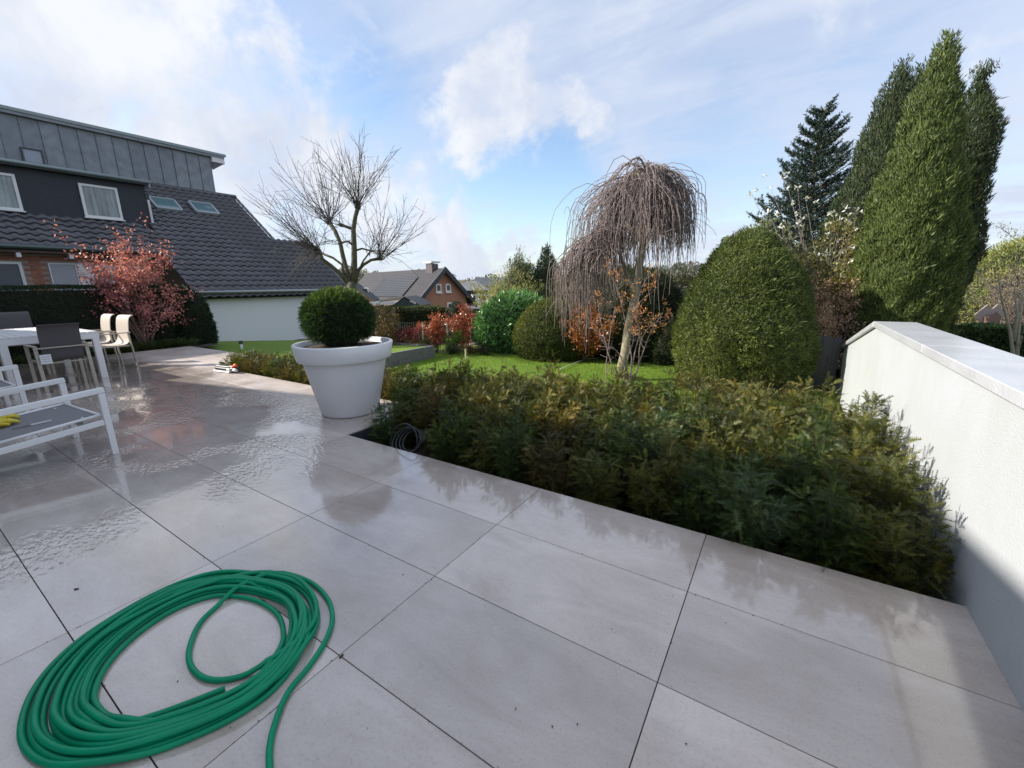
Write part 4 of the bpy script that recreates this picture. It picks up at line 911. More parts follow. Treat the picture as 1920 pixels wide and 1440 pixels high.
def low_hedge_left():
    """small yew plants of the strip behind the pot"""
    protos = [yew_mesh(200 + i, H=.44, R=.2, n=420, cols=c) for i, c in enumerate((OLV, BRN, GRN))]; r = random.Random(4)
    ordn = ('first', 'second', 'third', 'fourth', 'fifth', 'sixth', 'seventh', 'eighth', 'ninth', 'tenth', 'eleventh', 'twelfth', 'thirteenth', 'fourteenth', 'fifteenth', 'sixteenth', 'seventeenth', 'eighteenth', 'nineteenth', 'twentieth', 'twenty-first', 'twenty-second', 'twenty-third', 'twenty-fourth')
    for row in range(3):
        x = -5.72; q = 0
        while x < .05:
            i = r.randrange(3); rt = root('yew_plant', ['olive', 'brown tipped', 'green'][i] + ' low yew, %s from the sprinkler end in the %s row behind the pot' % (ordn[q], ('front', 'middle', 'back')[row]), 'yew plant', (0, 0, 0), 'low yew plants in the strip behind the pot')
            mobj('needles', protos[i][0], None, rt); mobj('stems', protos[i][1], None, rt)
            s = r.uniform(.95, 1.12) * (.92 + .10 * (x + 5.8) / 5.8); setloc(rt, (x + r.uniform(-.05, .05), 1.40 + row * .22 + r.uniform(-.03, .03), -.10), r.uniform(0, 6.28), s); x += .27; q += 1
    # far strip along the terrace end
    protos = [yew_mesh(230 + i, H=.32, R=.24, n=330, cols=c) for i, c in enumerate((GRN, BLU))]; y = -2.6; q = 0
    while y < 2.55:
        i = r.randrange(2); rt = root('low_shrub', ['dark green', 'grey green'][i] + ' low spreading yew, %s from the left below the tall dark hedge' % ordn[q], 'shrub', (0, 0, 0), 'low shrubs at the foot of the dark hedge')
        mobj('needles', protos[i][0], None, rt); mobj('stems', protos[i][1], None, rt); setloc(rt, (-10.68 + r.uniform(-.08, .08), y, -.07), r.uniform(0, 6), r.uniform(.9, 1.25)); y += .34; q += 1
low_hedge_left()

# ---- pot with its yew ball
PC = np.array([-.735, .60])
def pot():
    rt = root('plant_pot', 'large white tapered plastic pot with a thick rim standing at the corner of the terrace', 'plant pot', (PC[0], PC[1], 0)); c = (PC[0], PC[1], 0)
    m_ = MB(); m_.lathe([(0, .004), (.335, .004), (.35, .02), (.497, .700), (.500, .72), (.47, .725), (.45, .725)], c, 96); m_.build('pot_body', POTM, rt)
    m_ = MB(); m_.lathe([(.50, .698), (.550, .698), (.558, .708), (.590, .885), (.582, .897), (.558, .900), (.545, .892), (.535, .80), (.505, .72), (.50, .698)], c, 96); m_.build('rim', POTM, rt)
    r = np.random.default_rng(3); V = []; F = []; n = 40; k = 14
    for i in range(k):
        for j in range(n): rr = .54 * i / (k - 1); a = 2 * PI * j / n; V.append((PC[0] + rr * math.cos(a), PC[1] + rr * math.sin(a), .835 + .025 * math.cos(rr * 3)))
    V = np.array(V); V[:, 2] += lump(V, 14, 2) * .022 * (np.arange(len(V)) < n * (k - 1)); F = [(i * n + j, i * n + (j + 1) % n, (i + 1) * n + (j + 1) % n, (i + 1) * n + j) for i in range(k - 1) for j in range(n)]
    mobj('soil', npmesh('soil', V, F, smooth=True), SOIL, rt)
pot()
def ball():
    c = np.array([PC[0] - .05, PC[1] - .0, .83]); R = .402; r = np.random.default_rng(9); n = 7000
    d = unit(r.normal(0, 1, (n, 3))); d = d[d[:, 2] > -.72]; n = len(d)
    P = d * R * np.array([1, 1, .86]) * (1 - r.random((n, 1)) ** 2 * .16) * (1 + .035 * lump(d, 3, 4)[:, None]); P[:, 2] += .36; 
    D = d + r.normal(0, .35, d.shape) + np.array([0, 0, .25]); Nn = unit(r.normal(0, 1, d.shape))
    V, F, k = sprays(P + c, D, Nn, r.uniform(.035, .085, n), 6, .026, .007, r, .85)
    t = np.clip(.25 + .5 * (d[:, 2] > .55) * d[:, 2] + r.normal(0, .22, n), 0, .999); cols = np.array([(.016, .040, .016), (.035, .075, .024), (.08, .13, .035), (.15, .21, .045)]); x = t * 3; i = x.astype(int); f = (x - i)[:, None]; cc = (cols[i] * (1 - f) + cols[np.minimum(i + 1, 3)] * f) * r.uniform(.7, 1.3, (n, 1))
    rt = root('clipped_yew_ball', 'round dark green clipped yew ball growing in the white pot', 'shrub', c)
    mobj('crown', npmesh('crown', V, F, np.repeat(cc, k, 0)), FOL, rt)
    mobj('dark_core', core_mesh('dark_core', lambda t: R * .80 * math.sqrt(max(0, 1 - (2 * t - 1) ** 2 * .98)), R * 1.75, 1, 1, 2, .01, 3, 1, c - np.array([0, 0, .02])), DARKIN, rt)  # closed dark core, no real branches, keeps light from passing through the ball
ball()

# ---- dark cut hedge at the left
def box_hedge(name, label, p0, p1, th, z0, z1, n, L, W, cols, seed, round_=.12, amp=.03, cat='hedge', bump_sc=2.2, core=.1):
    p0 = np.array(p0, float); p1 = np.array(p1, float); d = p1 - p0; Ln = np.linalg.norm(d); d /= Ln; nn = np.array([-d[1], d[0]]); r = np.random.default_rng(seed); h = z1 - z0
    # areas: two faces, two ends, top
    ar = np.array([Ln * h, Ln * h, th * h, th * h, Ln * th]); ar /= ar.sum(); f = r.choice(5, n, p=ar); u = r.random(n); v = r.random(n)
    S = np.where(f < 2, u * Ln, np.where(f == 2, 0, np.where(f == 3, Ln, u * Ln))); T = np.where(f == 0, -th / 2, np.where(f == 1, th / 2, (np.where(f == 4, v, u) - .5) * th)); Z = np.where(f == 4, h, v * h)
    Nx = np.zeros((n, 3)); Nx[f == 0] = [*(-nn), .15]; Nx[f == 1] = [*nn, .15]; Nx[f == 2] = [*(-d), .15]; Nx[f == 3] = [*d, .15]; Nx[f == 4] = [0, 0, 1]
    P = np.zeros((n, 3)); P[:, :2] = p0 + d * S[:, None] + nn * T[:, None]; P[:, 2] = z0 + Z
    # rounding of edges
    ez = np.clip((Z - (h - round_)) / round_, 0, 1) ** 2; es = np.clip((np.abs(S - Ln / 2) - (Ln / 2 - round_ * 2)) / (round_ * 2), 0, 1) ** 2
    P[:, :2] -= nn * (np.sign(T) * (ez * (f < 2) + es * (f < 2)) * round_ * .5)[:, None]
    P[:, 2] -= es * (f == 4) * round_ * .6
    P += Nx * (lump(P, bump_sc, seed) * amp)[:, None] - Nx * (r.random(n) ** 2 * .08)[:, None]
    D = Nx + r.normal(0, .6, (n, 3)) + np.array([0, 0, .5]); V, F = leafq(P, D, unit(Nx + r.normal(0, .5, (n, 3))), L * r.uniform(.6, 1.3, n), W * r.uniform(.7, 1.2, n))
    rt = root(name, label, cat, (*((p0 + p1) / 2), z0)); mobj('crown', npmesh('crown', V, F, np.repeat(tints(n, cols, r, P, 1.5, seed), 4, 0)), FOL, rt)
    m_ = MB(); c = (p0 + p1) / 2; m_.obox((c[0], c[1], (z0 + z1) / 2 - core / 2), (*d, 0), (*nn, 0), Ln - core * 2, th - core * 2, h - core); m_.build('dark_core', DARKIN, rt)  # dark box added as the hedge core, stands in for inner shade
    return rt
DG = [(.010, .020, .010), (.018, .034, .015), (.032, .055, .020)]
box_hedge('dark_hedge', 'tall dark green clipped hedge behind the dining table in front of the brick house', (-11.6, -6.5), (-11.6, 2.85), .9, -.1, 1.70, 60000, .055, .022, DG, 21)
clipped_bush('hedge_end_shrub', 'dark conical evergreen at the right end of the tall dark hedge', 'shrub', (-11.55, 2.95, -.12), lambda t: .62 * (1 - t ** 2.4) ** .5 * (.9 + .1 * min(1, t * 5)), 1.72, 14000, .06, .024, DG, seed=22, amp=.05)

# ---- red leaved tree
def grow(mb, p, d, L, r0, lvl, rnd, tips, split=3, spread=.6, up=.2, lmul=.72, seg=5, sides=6, wob=.1):
    pts = [p]; dd = d.copy()
    for i in range(seg):
        dd = unit(dd + rnd.normal(0, wob, 3) + np.array([0, 0, up * .15])); p = p + dd * L / seg; pts.append(p)
    pts = np.array(pts); r1 = r0 * (.62 if lvl > 0 else .3); mb.tube(pts, np.linspace(r0, r1, len(pts)), max(3, sides), cap=False)
    if lvl == 0: tips.append(pts); return
    for k in range(split):
        t = rnd.uniform(.45, 1.0) if k else 1.0; q = pts[-1] if k == 0 else pts[int(t * seg)]
        nd = unit(dd + rnd.normal(0, spread, 3) * (1 if k else .5) + np.array([0, 0, up * .3])); grow(mb, q, nd, L * lmul * rnd.uniform(.8, 1.2), r1 * (.85 if k == 0 else .65), lvl - 1, rnd, tips, split, spread, up, lmul, seg, max(3, sides - 1), wob)
def red_tree():
    r = np.random.default_rng(31); b = np.array([-10.85, 1.55, -.08]); rt = root('red_leaved_tree', 'small multi stemmed tree with sparse dark red spring leaves in front of the dark hedge', 'tree', b); mb = MB(); tips = []
    tgt = [(-.25, -1.5, 2.3), (-.2, -.95, 2.9), (.0, -.35, 3.2), (.1, .2, 2.6), (.1, .75, 2.5), (-.1, 1.05, 1.6), (.0, -1.0, 1.3), (.3, -.4, 2.2), (-.3, .3, 3.0), (0, -.7, 2.0)]
    for t in tgt: d = np.array(t) * np.array([1, 1.3, 1.0]); L = np.linalg.norm(d); grow(mb, b + r.normal(0, .03, 3) * [1, 1, 0], unit(d * np.array([.55, .55, 1])), L * .46, .030, 3, r, tips, 3, .42, .15, .66, 4, 6, .08)
    mb.build('trunk', simple('reddish_bark', (.16, .10, .08), .75, scale=14, var=.3), rt)
    P = np.concatenate(tips); idx = r.integers(0, len(P), 5000); Q = P[idx] + r.normal(0, .06, (5000, 3)); n = len(Q)
    V, F = leafq(Q, r.normal(0, 1, (n, 3)) + [0, 0, .2], r.normal(0, 1, (n, 3)), r.uniform(.05, .10, n), r.uniform(.03, .05, n))
    T = np.repeat(tints(n, [(.16, .05, .06), (.34, .11, .12), (.54, .23, .24), (.42, .18, .14)], r, Q, 2, 5), 4, 0); mobj('crown', npmesh('crown', V, F, T), FOL, rt)
red_tree()

# ---- bare pollarded tree
def pollard():
    r = np.random.default_rng(41); D0 = 11.5; A = lambda x, y, o=0.: at(x, y, D0 + o); base = A(668, 640); base[2] = -.25
    rt = root('bare_pollard_tree', 'leafless pollarded tree with thick stubs and long thin shoots behind the white pot', 'tree', base); tr = MB(); br = MB()
    tr.tube([base, A(664, 600), A(662, 565), A(660, 545), A(659, 530)], [.18, .15, .135, .135, .12], 12)
    limbs = [([(658, 535), (640, 515), (622, 500), (606, 485), (598, 473)], [.13, .10, .085, .075, .085], -.2), ([(660, 535), (652, 510), (643, 480), (636, 455), (630, 435), (618, 418)], [.12, .105, .095, .085, .08, .09], .3),
             ([(662, 530), (664, 500), (663, 465), (661, 430), (666, 405), (671, 390)], [.14, .125, .115, .10, .085, .09], -.1), ([(665, 530), (671, 508), (682, 495), (697, 489), (712, 485)], [.10, .075, .065, .06, .07], .2),
             ([(645, 515), (640, 495), (625, 484), (603, 475)], [.06, .05, .05, .05], .3), ([(664, 462), (652, 452), (641, 455)], [.05, .04, .035], -.3), ([(666, 470), (680, 466), (698, 471)], [.045, .04, .03], .3), ([(677, 498), (683, 487), (691, 476)], [.04, .035, .03], .0), ([(661, 430), (650, 425), (640, 422)], [.06, .06, .07], 0)]
    heads = []
    for pts, rad, o in limbs:
        m = len(pts); P = np.array([A(x, y, o * i / (m - 1)) for i, (x, y) in enumerate(pts)]); P[1:-1] += r.normal(0, .015, (m - 2, 3)); rad = [q * .64 for q in rad]; tr.tube(P, rad, 9); heads.append((P[-1], unit(P[-1] - P[-2])))
        tr.tube([P[-1] - heads[-1][1] * .05, P[-1] + heads[-1][1] * .03, P[-1] + heads[-1][1] * .08], [rad[-1] * 1.0, rad[-1] * 1.25, rad[-1] * .5], 8)
    tr.build('trunk', BARKG, rt)
    n_sh = [40, 40, 44, 28, 10, 9, 8, 8, 12]
    R3 = CR; U3 = np.array([0, 0, 1.]); F3 = np.array([CF[0], CF[1], 0]); F3 /= np.linalg.norm(F3)
    lean = [(-.75, .55), (-.35, .9), (.05, 1), (.40, .85), (-.6, .5), (-.6, .2), (.8, .1), (.5, .6), (-.9, .4)]
    for (h, d), n, (lx, ly) in zip(heads, n_sh, lean):
        for k in range(n):
            ang = r.normal(0, .62); dd = unit(R3 * lx + U3 * ly + R3 * math.sin(ang) * .9 + U3 * (math.cos(ang) - 1) * .4 + F3 * r.normal(0, .5)); L = r.uniform(.8, 2.1) if n > 12 else r.uniform(.5, 1.5); m = 9; p = h + r.normal(0, .04, 3); pts = [p]; c = dd
            for i in range(m): c = unit(c + r.normal(0, .10, 3) + U3 * .045 * (1 if ly > .3 else -.3)); p = p + c * L / m; pts.append(p)
            pts = np.array(pts); r0 = .0095 if L > 1.5 else .007; br.tube(pts, np.linspace(r0, .0036, m + 1), 4, cap=False)
            for j in range(2, m):
                if r.random() < .75:
                    c2 = unit(unit(pts[j] - pts[j - 1]) + r.normal(0, .55, 3)); l2 = L * r.uniform(.12, .32); q = pts[j]; sub = [q]
                    for i in range(4): c2 = unit(c2 + r.normal(0, .1, 3) + U3 * .05); q = q + c2 * l2 / 4; sub.append(q)
                    br.tube(sub, np.linspace(.0055, .0022, 5), 3, cap=False)
    # drooping twigs at the lower left
    for k in range(26):
        h = heads[0][0] + r.normal(0, .08, 3); c = unit(-R3 * r.uniform(.2, 1) + U3 * r.uniform(-.3, .3) + F3 * r.normal(0, .4)); pts = [h]; p = h
        for i in range(7): c = unit(c + U3 * -.16 + r.normal(0, .1, 3)); p = p + c * r.uniform(.10, .2); pts.append(p)
        br.tube(pts, np.linspace(.008, .003, 8), 3, cap=False)
    br.build('branches', simple('grey_twig', (.055, .046, .038), .8, scale=4, var=.3), rt)
pollard()

# ---- weeping tree
def weeping():
    r = np.random.default_rng(51); D0 = 8.45; A = lambda x, y, o=0.: at(x, y, D0 + o); base = G(1166, 704, ZL)
    rt = root('weeping_tree', 'leafless weeping tree with dome of hanging twigs and leaning trunk on the lawn', 'tree', base); tr = MB()
    P = [base + np.array([0, 0, -.05]), A(1166, 690), A(1172, 660), A(1176, 625), A(1183, 590), A(1190, 560), A(1196, 520), A(1200, 485), A(1207, 450), A(1210, 415), A(1212, 385), A(1214, 360)]; tr.tube(P, [.15, .105, .088, .082, .076, .078, .088, .076, .062, .052, .044, .036], 12)
    for pts, rad in (([(1190, 560), (1183, 535), (1170, 500), (1160, 470), (1172, 425)], .05), ([(1205, 455), (1185, 430), (1165, 405)], .045), ([(1212, 400), (1235, 370), (1262, 355)], .045), ([(1212, 385), (1205, 345), (1195, 318)], .05), ([(1213, 370), (1228, 335), (1242, 312)], .045)):
        tr.tube([A(x, y, .1 * i * random.choice((-1, 1))) for i, (x, y) in enumerate(pts)], np.linspace(rad, rad * .45, len(pts)), 7)
    tr.build('trunk', BARK, rt)
    br = MB(); F3 = np.array([CF[0], CF[1], 0]); F3 /= np.linalg.norm(F3); R3 = np.array([CR[0], CR[1], 0]); R3 /= np.linalg.norm(R3)
    top = A(1212, 318); zt = top[2]
    arms = []
    for k in range(70):
        a = r.uniform(0, 2 * PI); ca, sa = math.cos(a), math.sin(a); reach = (1.0 if ca > 0 else 1.36) * r.uniform(.35, 1.0); hgt = r.uniform(.10, .36) * min(1, 1.25 / (.5 + reach))
        st = np.array([*(top[:2]), zt - r.uniform(0, .75)]); out = R3 * ca + F3 * sa * .85; t = np.linspace(0, 1, 9)[:, None]
        end = st + out * reach + np.array([0, 0, -.15 - reach * .25]); mid = st + out * reach * .45 + np.array([0, 0, hgt + .12]); q = st * (1 - t) ** 2 + 2 * t * (1 - t) * mid + t * t * end; q += np.cumsum(r.normal(0, .013, q.shape), 0); br.tube(q, np.linspace(.024, .009, 9), 5, cap=False); arms.append((q, ca, reach))
    for k in range(30):  # second, lower left tier
        st = A(1172, 430 + 40 * r.random(), r.normal(0, .15)); ca = -1; a = r.normal(0, .6); out = -R3 * math.cos(a) + F3 * math.sin(a); reach = r.uniform(.6, 1.5); t = np.linspace(0, 1, 8)[:, None]; end = st + out * reach + np.array([0, 0, -.4]); mid = st + out * reach * .5 + np.array([0, 0, .3]); q = st * (1 - t) ** 2 + 2 * t * (1 - t) * mid + t * t * end; br.tube(q, np.linspace(.02, .008, 8), 5, cap=False); arms.append((q, ca, reach))
    for k in range(2100):
        q, ca, reach = arms[r.integers(0, len(arms))]; j = r.integers(1, len(q)); p = q[j] + r.normal(0, .02, 3); out = unit((q[j] - q[0]) * np.array([1, 1, 0]) + r.normal(0, .12, 3)); c = unit(out * .5 + np.array([0, 0, .15]) + r.normal(0, .3, 3))
        lo = (zt - 1.35 - .6 * r.random()) if ca > .1 else (zt - 1.6 - 1.75 * r.random() ** .8 * min(1, reach / .95)); 
        hz = np.linalg.norm((p - top)[:2]); L = max(.25, (p[2] - lo) * r.uniform(.5, 1.1)); m = 10; pts = [p]
        if ca < .1 and hz < .5: L *= .55
        lim = r.uniform(.85, 1.18) if ca > .1 else r.uniform(.95, 1.75)
        for i in range(m): c = unit(c * .76 + np.array([0, 0, -.36]) + r.normal(0, .085, 3)); hz2 = np.linalg.norm((p - top)[:2]); c[:2] *= .55 if hz2 > lim else 1; c[2] = min(c[2], .25); p = p + c * L / m * 1.12; pts.append(p)
        br.tube(pts, np.linspace(.0072, .0036, m + 1), 3, cap=False)
        if r.random() < .55:
            j = r.integers(3, m - 2); p = pts[j]; c = unit(r.normal(0, .5, 3) + np.array([0, 0, -.4])); s = [p]
            for i in range(4): c = unit(c * .8 + np.array([0, 0, -.35]) + r.normal(0, .1, 3)); p = p + c * L * .07; s.append(p)
            br.tube(s, np.linspace(.005, .003, 5), 3, cap=False)
    br.build('branches', TWIGP, rt)
weeping()

# ---- sapling with orange leaves in front of the weeping trunk
def sapling():
    r = np.random.default_rng(61); b = G(1172, 745, -.25); rt = root('orange_leaved_sapling', 'thin multi stemmed sapling with sparse orange leaves growing out of the yew bed', 'sapling', b); D0 = float((b - CAM) @ CF); mb = MB(); A = lambda x, y, o=0.: at(x, y, D0 + o); pts_all = []
    stems = [[(1165, 735), (1150, 690), (1138, 650), (1128, 600), (1122, 560)], [(1168, 735), (1172, 690), (1188, 640), (1196, 590), (1200, 545), (1218, 505)], [(1172, 740), (1190, 700), (1205, 660), (1222, 620), (1246, 585)], [(1170, 740), (1176, 700), (1160, 660), (1130, 640), (1112, 618)], [(1178, 735), (1196, 690), (1200, 640), (1222, 610), (1262, 600)], [(1175, 735), (1186, 680), (1180, 630), (1166, 560), (1150, 520), (1142, 500)], [(1182, 738), (1186, 690), (1203, 620), (1188, 580), (1230, 545)], [(1160, 740), (1136, 720), (1135, 680), (1142, 620), (1150, 575)]]
    for s in stems:
        o = r.normal(0, .1); P = np.array([A(x, y, o * i / len(s)) for i, (x, y) in enumerate(s)]); t = np.linspace(0, 1, 14); Q = np.stack([np.interp(t, np.linspace(0, 1, len(P)), P[:, j]) for j in range(3)], 1) + np.cumsum(r.normal(0, .006, (14, 3)), 0); mb.tube(Q, np.linspace(.012, .003, 14), 5)
        for j in range(5, 14):
            for _ in range(2):
                c = unit(r.normal(0, 1, 3) + np.array([0, 0, .6])); L = r.uniform(.08, .28); E = [Q[j], Q[j] + c * L * .5, Q[j] + c * L + r.normal(0, .015, 3)]; mb.tube(E, [.004, .003, .002], 3); pts_all += [E[2], (E[1] + E[2]) / 2]
    mb.build('trunk', simple('pinkish_bark', (.20, .15, .13), .7, scale=10, var=.25), rt)
    P = np.array(pts_all); P = P[P[:, 2] > .75]; P = P[r.random(len(P)) < .75]; Q = np.repeat(P, 6, 0) + r.normal(0, .025, (len(P) * 6, 3)); n = len(Q); V, F = leafq(Q, r.normal(0, 1, (n, 3)) + [0, 0, .5], r.normal(0, 1, (n, 3)), r.uniform(.03, .06, n), .014)
    mobj('crown', npmesh('crown', V, F, np.repeat(tints(n, [(.30, .10, .04), (.42, .17, .06), (.40, .24, .10)], r), 4, 0)), FOL, rt)
sapling()

# ---- clipped shapes and bushes, each at its real distance
def gp(x, d, z=ZL): p = at(x, 600, d); return (p[0], p[1], z)
YD = [(.030, .045, .010), (.055, .075, .016), (.10, .12, .024), (.14, .145, .03)]
clipped_bush('clipped_yew_dome', 'olive green clipped yew dome at the back of the lawn beside the laurel', 'shrub', gp(1042, 11.3), dome(1.24, 2.1, .82, .35), 1.55, 46000, .05, .018, YD, seed=71, amp=.035, sc=1.5, depth=.06, core=.95, jit=.75)
clipped_bush('laurel_bush', 'large bright green laurel bush with glossy leaves between the red shrubs and the yew dome', 'shrub', gp(972, 12.6), dome(1.25, 2.2, .85, .3), 1.68, 15000, .13, .05, [(.04, .095, .028), (.085, .19, .05), (.15, .29, .09), (.22, .36, .13)], seed=72, amp=.16, sc=1.3, depth=.25, mat=GLOSSY, core=.86, jit=.9, ex=1.15, ey=1.0, tsc=.8)
clipped_bush('clipped_thuja_cone', 'big rounded cone of clipped thuja with yellowish lower side in front of the white wall', 'shrub', gp(1392, 7.75), lambda t: 1.25 * max(0, 1 - t ** 2.0) ** .61 * (.84 + .16 * min(1, t * 2.6)), 2.80, 110000, .060, .0135, [(.028, .046, .014), (.070, .095, .024), (.115, .140, .036), (.165, .178, .048)], seed=73, amp=.10, sc=2.6, depth=.13, core=.91, jit=.8, tsc=.9)
clipped_bush('low_brown_growth', 'brownish unclipped growth at the foot of the thuja cone', 'shrub', gp(1395, 7.1, ZL), lambda t: .85 * (1 - t ** 2) ** .5, .42, 5000, .08, .016, [(.04, .045, .016), (.085, .085, .028), (.13, .10, .04)], seed=74, amp=.1, depth=.3, core=.7, ex=1.3, ey=.7, jit=1.1)
clipped_bush('dark_yew_mass', 'very dark tall evergreen mass behind the weeping tree', 'shrub', gp(1190, 11.2), dome(1.3, 3, .9, .3), 2.25, 26000, .07, .026, [(.012, .022, .009), (.022, .038, .014), (.045, .06, .02)], seed=75, amp=.18, sc=1.4, depth=.2, ex=1.15, core=.9)
clipped_bush('dark_round_shrub', 'dark round clipped shrub half hidden left of the thuja cone', 'shrub', gp(1262, 10.0), dome(.55, 2, .85, .3), 1.15, 9000, .05, .02, [(.015, .03, .01), (.03, .055, .016), (.06, .085, .022)], seed=76, amp=.03, core=.93)
loose_bush('copper_photinia', 'photinia shrub with copper orange top leaves left of the weeping trunk', 'shrub', gp(1098, 10.3), .75, 1.45, 5200, .085, .035, [(.06, .05, .02), (.20, .07, .025), (.36, .11, .03), (.30, .16, .05)], seed=77, stems=16, mat=GLOSSY, tsc=1.1)
RED = [(.12, .035, .03), (.27, .065, .04), (.42, .11, .055), (.32, .15, .06)]
loose_bush('red_photinia', 'bright red orange photinia shrub in the back border, left of the lime shrub', 'shrub', gp(817, 12.2, -.4), .52, 1.15, 3200, .075, .03, RED, seed=78, stems=14, mat=GLOSSY, group='red photinias in the back border')
loose_bush('red_photinia', 'taller red orange photinia shrub right of the lime shrub, beside the laurel', 'shrub', gp(866, 12.8, -.4), .52, 1.35, 3400, .075, .03, RED, seed=79, stems=14, mat=GLOSSY, group='red photinias in the back border')
loose_bush('crimson_shrub', 'small dark crimson shrub in front of the fence right of the pot', 'shrub', gp(768, 12.6, -.4), .42, .85, 1900, .06, .03, [(.06, .012, .02), (.16, .025, .04), (.26, .05, .06)], seed=80, stems=12)
loose_bush('brown_shrub', 'brownish green loose shrub just right of the yew ball', 'shrub', gp(722, 12.2, -.4), .75, 1.45, 4200, .07, .03, [(.035, .04, .016), (.08, .06, .025), (.16, .08, .03)], seed=81, stems=14)
loose_bush('grey_green_shrub', 'low grey green shrub between the crimson shrub and the red photinia', 'shrub', gp(790, 12.0, -.4), .5, .55, 2200, .05, .022, [(.05, .05, .025), (.10, .09, .045), (.14, .13, .06)], seed=82, stems=12)
loose_bush('lime_shrub', 'small yellow green shrub between the two red photinias', 'shrub', gp(846, 12.3, -.4), .32, .7, 1800, .055, .026, [(.06, .11, .02), (.14, .22, .04), (.22, .30, .07)], seed=83, stems=10)
for i, (x, d, h, lb_) in enumerate(((735, 12.4, .4, 'low reddish ground shrub beside the kerb wall'), (845, 11.9, .35, 'low dark red heather below the lime shrub'), (880, 11.8, .32, 'low dark green cushion plant in front of the right photinia'), (912, 11.7, .32, 'low dark cushion plant at the foot of the laurel bush'))):
    loose_bush('ground_shrub', lb_, 'shrub', gp(x, d, -.4), .4, h, 1300, .045, .02, [(.03, .04, .015), (.09, .05, .025), (.14, .07, .035)] if i % 2 == 0 else [(.015, .03, .012), (.035, .05, .018)], seed=84 + i, stems=9)
# hedges behind
def hp(x, d): p = at(x, 590, d); return (p[0], p[1])
box_hedge('back_hedge', 'long flat topped dark hedge in front of the far brick house', hp(690, 17.5), hp(828, 17.0), 1.0, -1.2, at(760, 576, 17.2)[2], 34000, .07, .026, [(.022, .036, .012), (.045, .062, .018), (.085, .10, .025)], 90, cat='hedge')
box_hedge('light_hedge', 'lower yellow green hedge between the long dark hedge and the dark column', hp(826, 17.6), hp(852, 17.6), .8, -1.2, at(838, 583, 17.6)[2], 9000, .07, .028, [(.06, .075, .02), (.12, .14, .035), (.18, .19, .05)], 91)
clipped_bush('dark_column_shrub', 'narrow dark clipped column standing at the end of the back hedges', 'shrub', gp(857, 16.8, -1.2), lambda t: .42 * (1 - t ** 6) ** .5, at(857, 566, 16.8)[2] + 1.2, 9000, .06, .022, DG, seed=92, amp=.04)
box_hedge('short_dark_hedge', 'short dark hedge between the column shrub and the laurel bush', hp(872, 18.5), hp(915, 18.5), 1.0, -1.2, at(893, 583, 18.5)[2], 9000, .07, .026, DG, 93)
loose_bush('bamboo', 'pale yellow green bamboo clump above the laurel bush', 'bamboo', gp(942, 16.5, -1.2), 1.25, 3.45, 12000, .14, .022, [(.11, .14, .04), (.20, .23, .07), (.28, .29, .10), (.34, .27, .08)], seed=94, stems=34, ex=1.2, tsc=.8)
clipped_bush('grey_evergreen', 'grey green evergreen tree with open upright tips left of the dark conifer column', 'tree', gp(985, 18.5, -1.2), dome(1.1, 2.2, .9, .3), 3.75, 12000, .13, .035, [(.03, .045, .022), (.055, .075, .035), (.10, .12, .06)], seed=95, amp=.30, sc=1.2, depth=.4, core=.75, up=1.2)
loose_bush('grey_evergreen_tips', 'sparse silvery green upright shoots above the grey evergreen', 'tree', gp(978, 18.2, .6), .75, 2.75, 3000, .11, .03, [(.06, .075, .05), (.12, .14, .09), (.2, .2, .15)], seed=96, stems=12, up=1.0)
clipped_bush('dark_conifer_column', 'dark blue green conifer column rising between the grey evergreen and the weeping tree', 'tree', gp(1024, 18.0, -1.2), lambda t: .74 * max(0, 1 - t ** 2.2) ** .8 + .02, 4.3, 14000, .13, .04, [(.016, .030, .022), (.03, .05, .034), (.055, .08, .055)], seed=97, amp=.22, sc=1.7, depth=.3, core=.75, up=1.3)
clipped_bush('dark_background_shrub', 'dark evergreen behind the hanging twigs of the weeping tree', 'shrub', gp(1062, 16.5, -1.0), dome(1.2, 2.4, .9, .3), 2.9, 14000, .10, .035, [(.018, .028, .014), (.035, .05, .02), (.07, .085, .035)], seed=98, amp=.25, depth=.3, core=.8)
clipped_bush('background_conifer', 'dusty dark conifer between the weeping tree and the thuja cone', 'tree', gp(1345, 14.5, -.9), lambda t: 1.15 * max(0, 1 - t ** 1.6) ** .8, 3.95, 14000, .11, .04, [(.022, .035, .016), (.045, .062, .028), (.08, .095, .045)], seed=99, amp=.28, sc=1.4, depth=.35, core=.72)
clipped_bush('background_evergreen', 'broad dark evergreen behind the dark mass right of the weeping trunk', 'tree', gp(1262, 14.8, -.9), dome(1.6, 2.6, .9, .3), 2.75, 14000, .10, .04, [(.02, .028, .012), (.045, .05, .02), (.09, .08, .035)], seed=100, amp=.25, depth=.3, core=.8)
# fence with posts behind the border
def fence():
    rt = root('wire_fence', 'low wire mesh fence with pale posts behind the red shrubs', 'fence', gp(800, 14, -.5)); xs = [(703, 14.0), (733, 14.2), (792, 14.4), (838, 14.6), (881, 14.8), (925, 15)]
    tops = []
    for x, d in xs: p = at(x, 604, d); m_ = MB(); m_.tube([(p[0], p[1], -.7), tuple(p)], .028, 8); m_.build('post', simple('fence_post', (.38, .38, .33), .6) if x == 703 else bpy.data.materials['fence_post'], rt); tops.append(p)
    m_ = MB()
    for a, b in zip(tops[:-1], tops[1:]):
        for k in range(7): dz = np.array([0, 0, -.03 - k * .15]); m_.tube([a + dz, b + dz], .003, 3)
        for t in np.linspace(0, 1, 15): q = a + (b - a) * t; m_.tube([q, q + np.array([0, 0, -1.0])], .0025, 3)
    m_.build('wire_mesh', simple('green_wire', (.04, .07, .05), .5), rt, kind='stuff')
fence()
